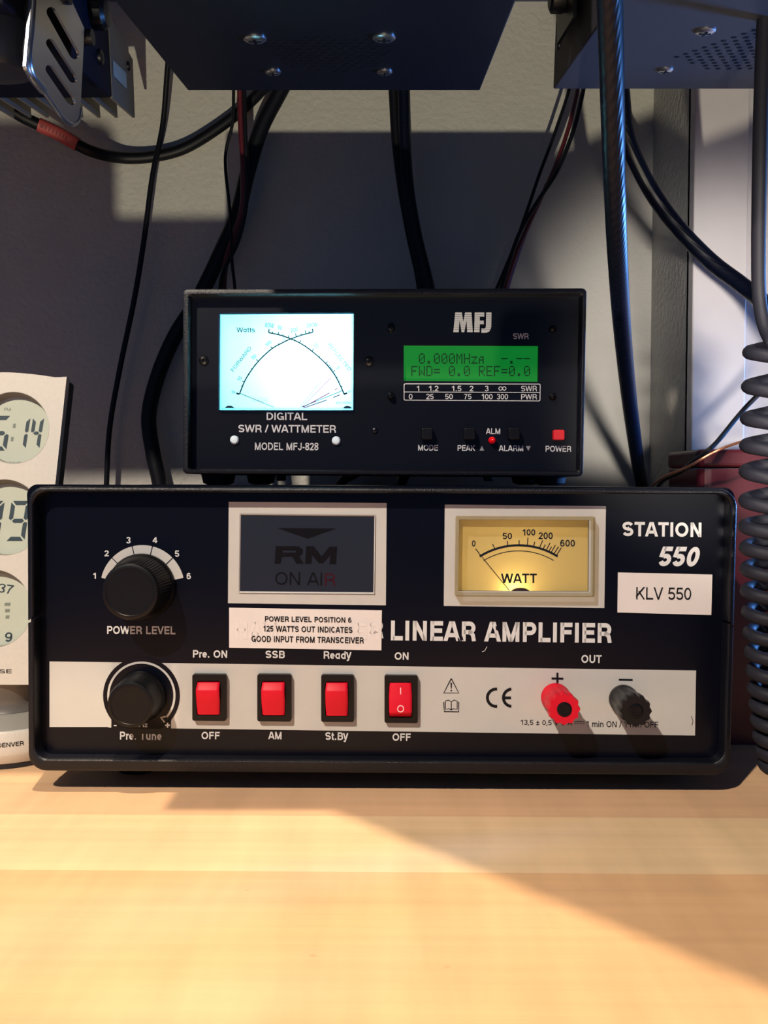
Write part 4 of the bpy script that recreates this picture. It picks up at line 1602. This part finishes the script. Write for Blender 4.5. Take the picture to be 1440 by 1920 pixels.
# screws and ridge on the side of the body
MB().lathe(at_x(187, 107, XB + 0.0002), (1, 0, 0), [(0.0042, 0), (0.0038, 0.0014), (0.001, 0.002)], 20).build('screw', M['plastic'], root)
MB().lathe(at_x(174, 25, XB + 0.0002), (1, 0, 0), [(0.0085, 0), (0.0085, 0.006), (0.0065, 0.008), (0.001, 0.0085)], 28, rf=lambda k, j: 1 - 0.06 * (j % 2)).build('bracket_knob', M['plastic'], root)
# slotted chrome bracket plate standing off the side
XS = XB + 0.006
outl = rpoly([(62, -30), (48, 128), (134, 240), (150, 226), (158.5, 54), (120, -30)], [4, 16, 7, 16, 1, 4], 6)
def slot(x0, y0, x1, y1, w):
    dx, dy = x1 - x0, y1 - y0
    l = math.hypot(dx, dy)
    ux, uy = dx / l, dy / l
    pts = []
    for i in range(9):
        a = math.pi / 2 + math.pi * i / 8
        pts.append((x0 + w * (math.cos(a) * ux - math.sin(a) * uy * 0.8), y0 + w * (math.cos(a) * uy + math.sin(a) * ux * 0.8)))
    for i in range(9):
        a = -math.pi / 2 + math.pi * i / 8
        pts.append((x1 + w * (math.cos(a) * ux - math.sin(a) * uy * 0.8), y1 + w * (math.cos(a) * uy + math.sin(a) * ux * 0.8)))
    return pts
slots = [slot(97, 24, 139, 100, 11.5), slot(95, 82, 136, 146, 10), slot(94, 131, 133, 188, 10)]
hp = MB()
hp.plate([[at_x(x, y, XS) for x, y in outl]] + [[at_x(x, y, XS) for x, y in s_] for s_ in slots], V(-0.0014, 0, 0))
handle = hp.build('slotted_handle', M['chrome'], root, bevel=0.0007)
# rolled front edge of the plate
MB().tube(smooth_path([at_x(x, y, XS - 0.001) for x, y in ((64, -40), (60, 0), (56, 60), (52, 105), (58, 138), (80, 168))], 8), 0.0022, 12).build('rolled_edge', M['chrome'], handle)
MB().tube(smooth_path([at_x(x, y, XS - 0.0005) for x, y in ((80, 168), (103, 201), (118, 222), (134, 233), (146, 226), (150, 205))], 6), 0.0012, 10).build('bottom_edge', M['chrome'], handle)
# stand-off bolts and the round speaker pot below the body
for px, py in ((146, 70), (100, -8)):
    MB().lathe(at_x(px, py, XB), (1, 0, 0), [(0.004, 0), (0.004, 0.008)], 20).build('standoff_bolt', M['plastic'], root)
pk = at(-28, 105, 0.40)
MB().lathe(pk, UR * -1, [(0.022, -0.02), (0.022, 0.004), (0.020, 0.007), (0.010, 0.008)], 40).build('speaker_pot', mat('bluish_black_plastic', (22, 24, 34), 0.3, spec=0.5), root)
# strap up to the shelf
zz = b0 - D * 0.09 + UR * 0.06
MB().prism([V(-0.25, zz.y - 0.02, zz.z - 0.012), V(-0.25, zz.y + 0.02, zz.z - 0.006), V(-0.25, zz.y + 0.02, zs - 0.0005), V(-0.25, zz.y - 0.02, zs - 0.0005)], V(0.05, 0, 0)).build('bracket_arm', M['dark_steel'], root)


# ================================================================== CABLES
def cable(name, pts, rpx, m, label, cat='cable', n=14, seg=10, rm=None):
    P = smooth_path([at(x, y, Y) for x, y, Y in pts], seg)
    Ym = sum(p[2] for p in pts) / len(pts)
    o = MB().tube(P, rm or rpx / F_PX * Ym, n).build(name, m)
    return tag(o, label, cat)


cable('thin_cable', [(325, -60, 0.575), (320, 60, 0.585), (314, 130, 0.592), (305, 235, 0.602), (286, 330, 0.602), (270, 450, 0.603), (252, 560, 0.603), (225, 690, 0.604), (206, 800, 0.606), (200, 900, 0.607), (199, 985, 0.607)], 5, M['cable'],
      'thin black cable hanging left of the wattmeter in front of the shadowed wall')
loop_pts = [(-60, 150, 0.57), (0, 190, 0.575), (40, 218, 0.58), (108, 250, 0.588), (170, 283, 0.595), (230, 296, 0.608), (290, 293, 0.6115), (350, 276, 0.6115), (420, 232, 0.6115), (470, 190, 0.6115), (505, 150, 0.611), (535, 95, 0.60)]
lp = cable('coax_cable', loop_pts, 10.5, M['cable'], 'thick black cable looping down from the finned radio with a red marker sleeve')
sl = MB()
Ps = smooth_path([at(x, y, Y) for x, y, Y in loop_pts], 10)
sub = [p for p in Ps if 66 < proj(p)[0] < 151]
RS = 12.4 / F_PX * 0.595
sl.tube(sub, RS, 16, 0)
for k, (w, a) in enumerate(((5, 0.12), (3, 0.2), (2.4, 0.34), (2.4, 0.42), (2.4, 0.52), (2.4, 0.6), (2.4, 0.7), (2.4, 0.78))):
    q_ = int(a * (len(sub) - 1))
    p = sub[q_]
    t_ = (sub[min(len(sub) - 1, q_ + 1)] - sub[max(0, q_ - 1)]).normalized()
    nn = (CAM - p).normalized()
    nn = (nn - t_ * nn.dot(t_)).normalized()
    b_ = t_.cross(nn).normalized()
    sl.box(p + nn * RS * 0.99, t_ * w * 0.00022, b_ * 0.0012, nn * 0.0003, 1)
sl.build('marker_sleeve', [M['tag_red'], M['tag_ink']], lp)
cable('coax_cable', [(552, 120, 0.592), (525, 172, 0.595), (490, 240, 0.597), (465, 320, 0.60), (445, 400, 0.603), (412, 478, 0.605), (372, 560, 0.606), (328, 630, 0.607), (296, 705, 0.608), (279, 780, 0.608), (287, 850, 0.608), (300, 912, 0.608), (310, 1000, 0.608)], 14, M['cable'],
      'thick black cable curving down to the left behind the wattmeter')
cable('power_wire', [(450, 120, 0.568), (450, 172, 0.572), (452, 240, 0.576), (456, 320, 0.58), (455, 385, 0.584), (440, 440, 0.588), (424, 490, 0.588), (419, 550, 0.58), (420, 640, 0.565), (425, 840, 0.55), (440, 1000, 0.597)][:-1], 5.5, M['wire_red'],
      'dark red wire hanging beside the black wire at the left', 'wire', 10)
cable('power_wire', [(459, 120, 0.564), (458, 172, 0.568), (460, 250, 0.571), (463, 330, 0.575), (460, 395, 0.579), (445, 455, 0.583), (421, 505, 0.582), (413, 545, 0.575), (412, 640, 0.558), (414, 840, 0.545)], 4, M['cable'],
      'black wire running along the dark red wire at the left', 'wire', 10)
cable('thin_wire', [(438, 120, 0.57), (438, 172, 0.574), (436, 230, 0.578), (424, 280, 0.582), (423, 320, 0.585), (430, 385, 0.586), (434, 440, 0.580), (435, 490, 0.578), (441, 550, 0.572), (444, 650, 0.555), (446, 840, 0.545)], 3, M['cable'],
      'thinnest black wire with a wavy bend left of the red wire', 'wire', 8)
cable('coax_cable', [(735, 120, 0.588), (738, 175, 0.592), (743, 260, 0.596), (754, 350, 0.60), (770, 440, 0.603), (789, 530, 0.605), (795, 620, 0.605), (770, 760, 0.605), (710, 850, 0.605), (672, 884, 0.606), (640, 905, 0.606), (615, 960, 0.607)], 9, M['cable'],
      'left one of two black cables side by side above the wattmeter')
cable('coax_cable', [(756, 120, 0.580), (757, 175, 0.584), (759, 260, 0.588), (765, 350, 0.592), (780, 440, 0.596), (803, 535, 0.598), (818, 620, 0.598), (806, 760, 0.60), (782, 858, 0.605), (757, 892, 0.606), (735, 960, 0.607)], 11, M['coax'],
      'right one of two black cables side by side above the wattmeter')
cable('thin_wire', [(1075, 120, 0.583), (1066, 172, 0.587), (1040, 250, 0.591), (1012, 325, 0.594), (990, 390, 0.597), (965, 460, 0.598), (932, 540, 0.598), (905, 610, 0.595), (890, 720, 0.58), (885, 830, 0.56)], 3.2, M['cable'],
      'thin black wire slanting down from the grey radio, left of the red wire', 'wire', 8)
cable('power_wire', [(1090, 120, 0.577), (1082, 172, 0.581), (1066, 240, 0.585), (1040, 315, 0.588), (1008, 385, 0.591), (985, 435, 0.592), (966, 480, 0.592), (945, 545, 0.59), (925, 620, 0.585), (915, 720, 0.572), (910, 830, 0.55)], 4, M['wire_red'],
      'dark red wire slanting down from the grey radio', 'wire', 8)
cable('power_wire', [(1100, 120, 0.572), (1093, 172, 0.575), (1075, 245, 0.578), (1046, 318, 0.581), (1010, 375, 0.583), (980, 425, 0.584), (961, 472, 0.584), (939, 545, 0.582), (920, 620, 0.577), (908, 720, 0.564), (900, 830, 0.545)], 4, M['cable'],
      'black wire twisted along the red wire under the grey radio', 'wire', 8)
cable('thin_wire', [(1024, 345, 0.6005), (1010, 385, 0.6005), (992, 425, 0.601), (972, 478, 0.601), (951, 545, 0.60), (930, 620, 0.595), (925, 720, 0.58), (922, 830, 0.56)], 2.6, M['wire_violet'],
      'thin violet wire beside the red wire above the wattmeter', 'wire', 8)
cable('coax_cable', [(1142, -70, 0.268), (1143, 0, 0.278), (1146, 100, 0.292), (1149, 220, 0.31), (1153, 360, 0.335), (1159, 500, 0.37), (1167, 620, 0.415), (1180, 750, 0.48), (1196, 870, 0.56), (1204, 920, 0.602), (1210, 1010, 0.607)], 19.5, M['coax'],
      'thickest dark blue sheathed cable hanging vertically at the right', n=24, rm=0.0042)
cable('coax_cable', [(1165, 170, 0.50), (1174, 250, 0.505), (1196, 310, 0.51), (1232, 375, 0.515), (1280, 437, 0.515), (1335, 492, 0.512), (1385, 530, 0.505), (1425, 562, 0.495), (1480, 610, 0.47), (1560, 690, 0.45)], 15, M['coax'],
      'dark blue cable arching from the thick cable to the right edge', n=20)
cable('thin_wire', [(1475, 690, 0.46), (1400, 762, 0.468), (1345, 828, 0.461), (1320, 850, 0.461), (1275, 885, 0.478), (1238, 906, 0.53), (1215, 960, 0.585)], 4.2, M['cable'],
      'thin black wire slanting up to the coiled cord in front of the white trim', 'wire', 8)
cable('bare_wire', [(1480, 812, 0.45), (1420, 821, 0.452), (1375, 833, 0.451), (1335, 850, 0.452), (1290, 875, 0.462), (1232, 903, 0.512), (1200, 950, 0.585)], 2.4, M['copper'],
      'thin copper coloured wire running to the red tin', 'wire', 8)

# ------------------------------------------------------------------ coiled cord
YC = 0.366
mm_ = YC / F_PX
straight = [at(x, y, Y) for x, y, Y in ((1440, -80, 0.335), (1434, 20, 0.34), (1428, 160, 0.345), (1424, 320, 0.352), (1422, 470, 0.36), (1424, 560, YC), (1434, 612, YC), (1452, 650, YC - 0.008))]
axis = [(1452, 640), (1446, 800), (1443, 955), (1447, 1115), (1455, 1230), (1466, 1355), (1482, 1440), (1486, 1480)]
tops = [640, 705, 767, 818, 866, 922, 972, 1012, 1052, 1094, 1134, 1174, 1210, 1245, 1279, 1309, 1339, 1369, 1397, 1422, 1446]
hel = []
def ax_at(y):
    for (xa, ya), (xb, yb) in zip(axis, axis[1:]):
        if ya <= y <= yb:
            return xa + (xb - xa) * (y - ya) / (yb - ya)
    return axis[0][0] if y < axis[0][1] else axis[-1][0]
for ya, yb in zip(tops, tops[1:]):
    for j in range(22):
        t = j / 22
        y = ya + (yb - ya) * t
        rad = 44 * mm_
        th = 2 * math.pi * t
        c = at(ax_at(y), y + 10, YC)
        # starts at the back right, comes round by the left to the front
        hel.append(c + V(-math.sin(th + 0.4) * rad, math.cos(th + 0.4) * rad * 0.85, 0))
tail = [hel[-1] + V(0.014, -0.004, -0.001), at(1540, 1480, YC - 0.01), at(1640, 1440, YC)]
P = smooth_path(straight, 6) + hel
P2 = smooth_path(P[-3:] + tail, 8)
o = MB().tube(P[:-3] + P2, 12.6 * mm_, 12).build('coiled_cord', M['cord'])
tag(o, 'dark grey coiled microphone cord hanging along the right edge', 'cord')

# ------------------------------------------------------------------ red tin behind the amplifier
tn = thing('red_tin', (0.222, 0.492, DESK), 'dark red tin box with a lid behind the amplifier at the right', 'box')
xl = at(1312, 880, 0.468).x
zt0 = at(1312, 842, 0.468).z
zl = at(1312, 876, 0.468).z
q = rpoly([(xl + 0.0006, 0.4686), (xl + 0.10, 0.4686), (xl + 0.10, 0.525), (xl + 0.0006, 0.525)], 0.006, 5)
MB().prism([V(x, y, DESK + 0.0002) for x, y in q], V(0, 0, zl - DESK - 0.001)).build('tin_body', M['tin'], tn)
q = rpoly([(xl, 0.468), (xl + 0.1006, 0.468), (xl + 0.1006, 0.5256), (xl, 0.5256)], 0.0064, 5)
MB().prism([V(x, y, zl) for x, y in q], V(0, 0, zt0 - zl)).build('lid', M['tin'], tn, bevel=0.0022)
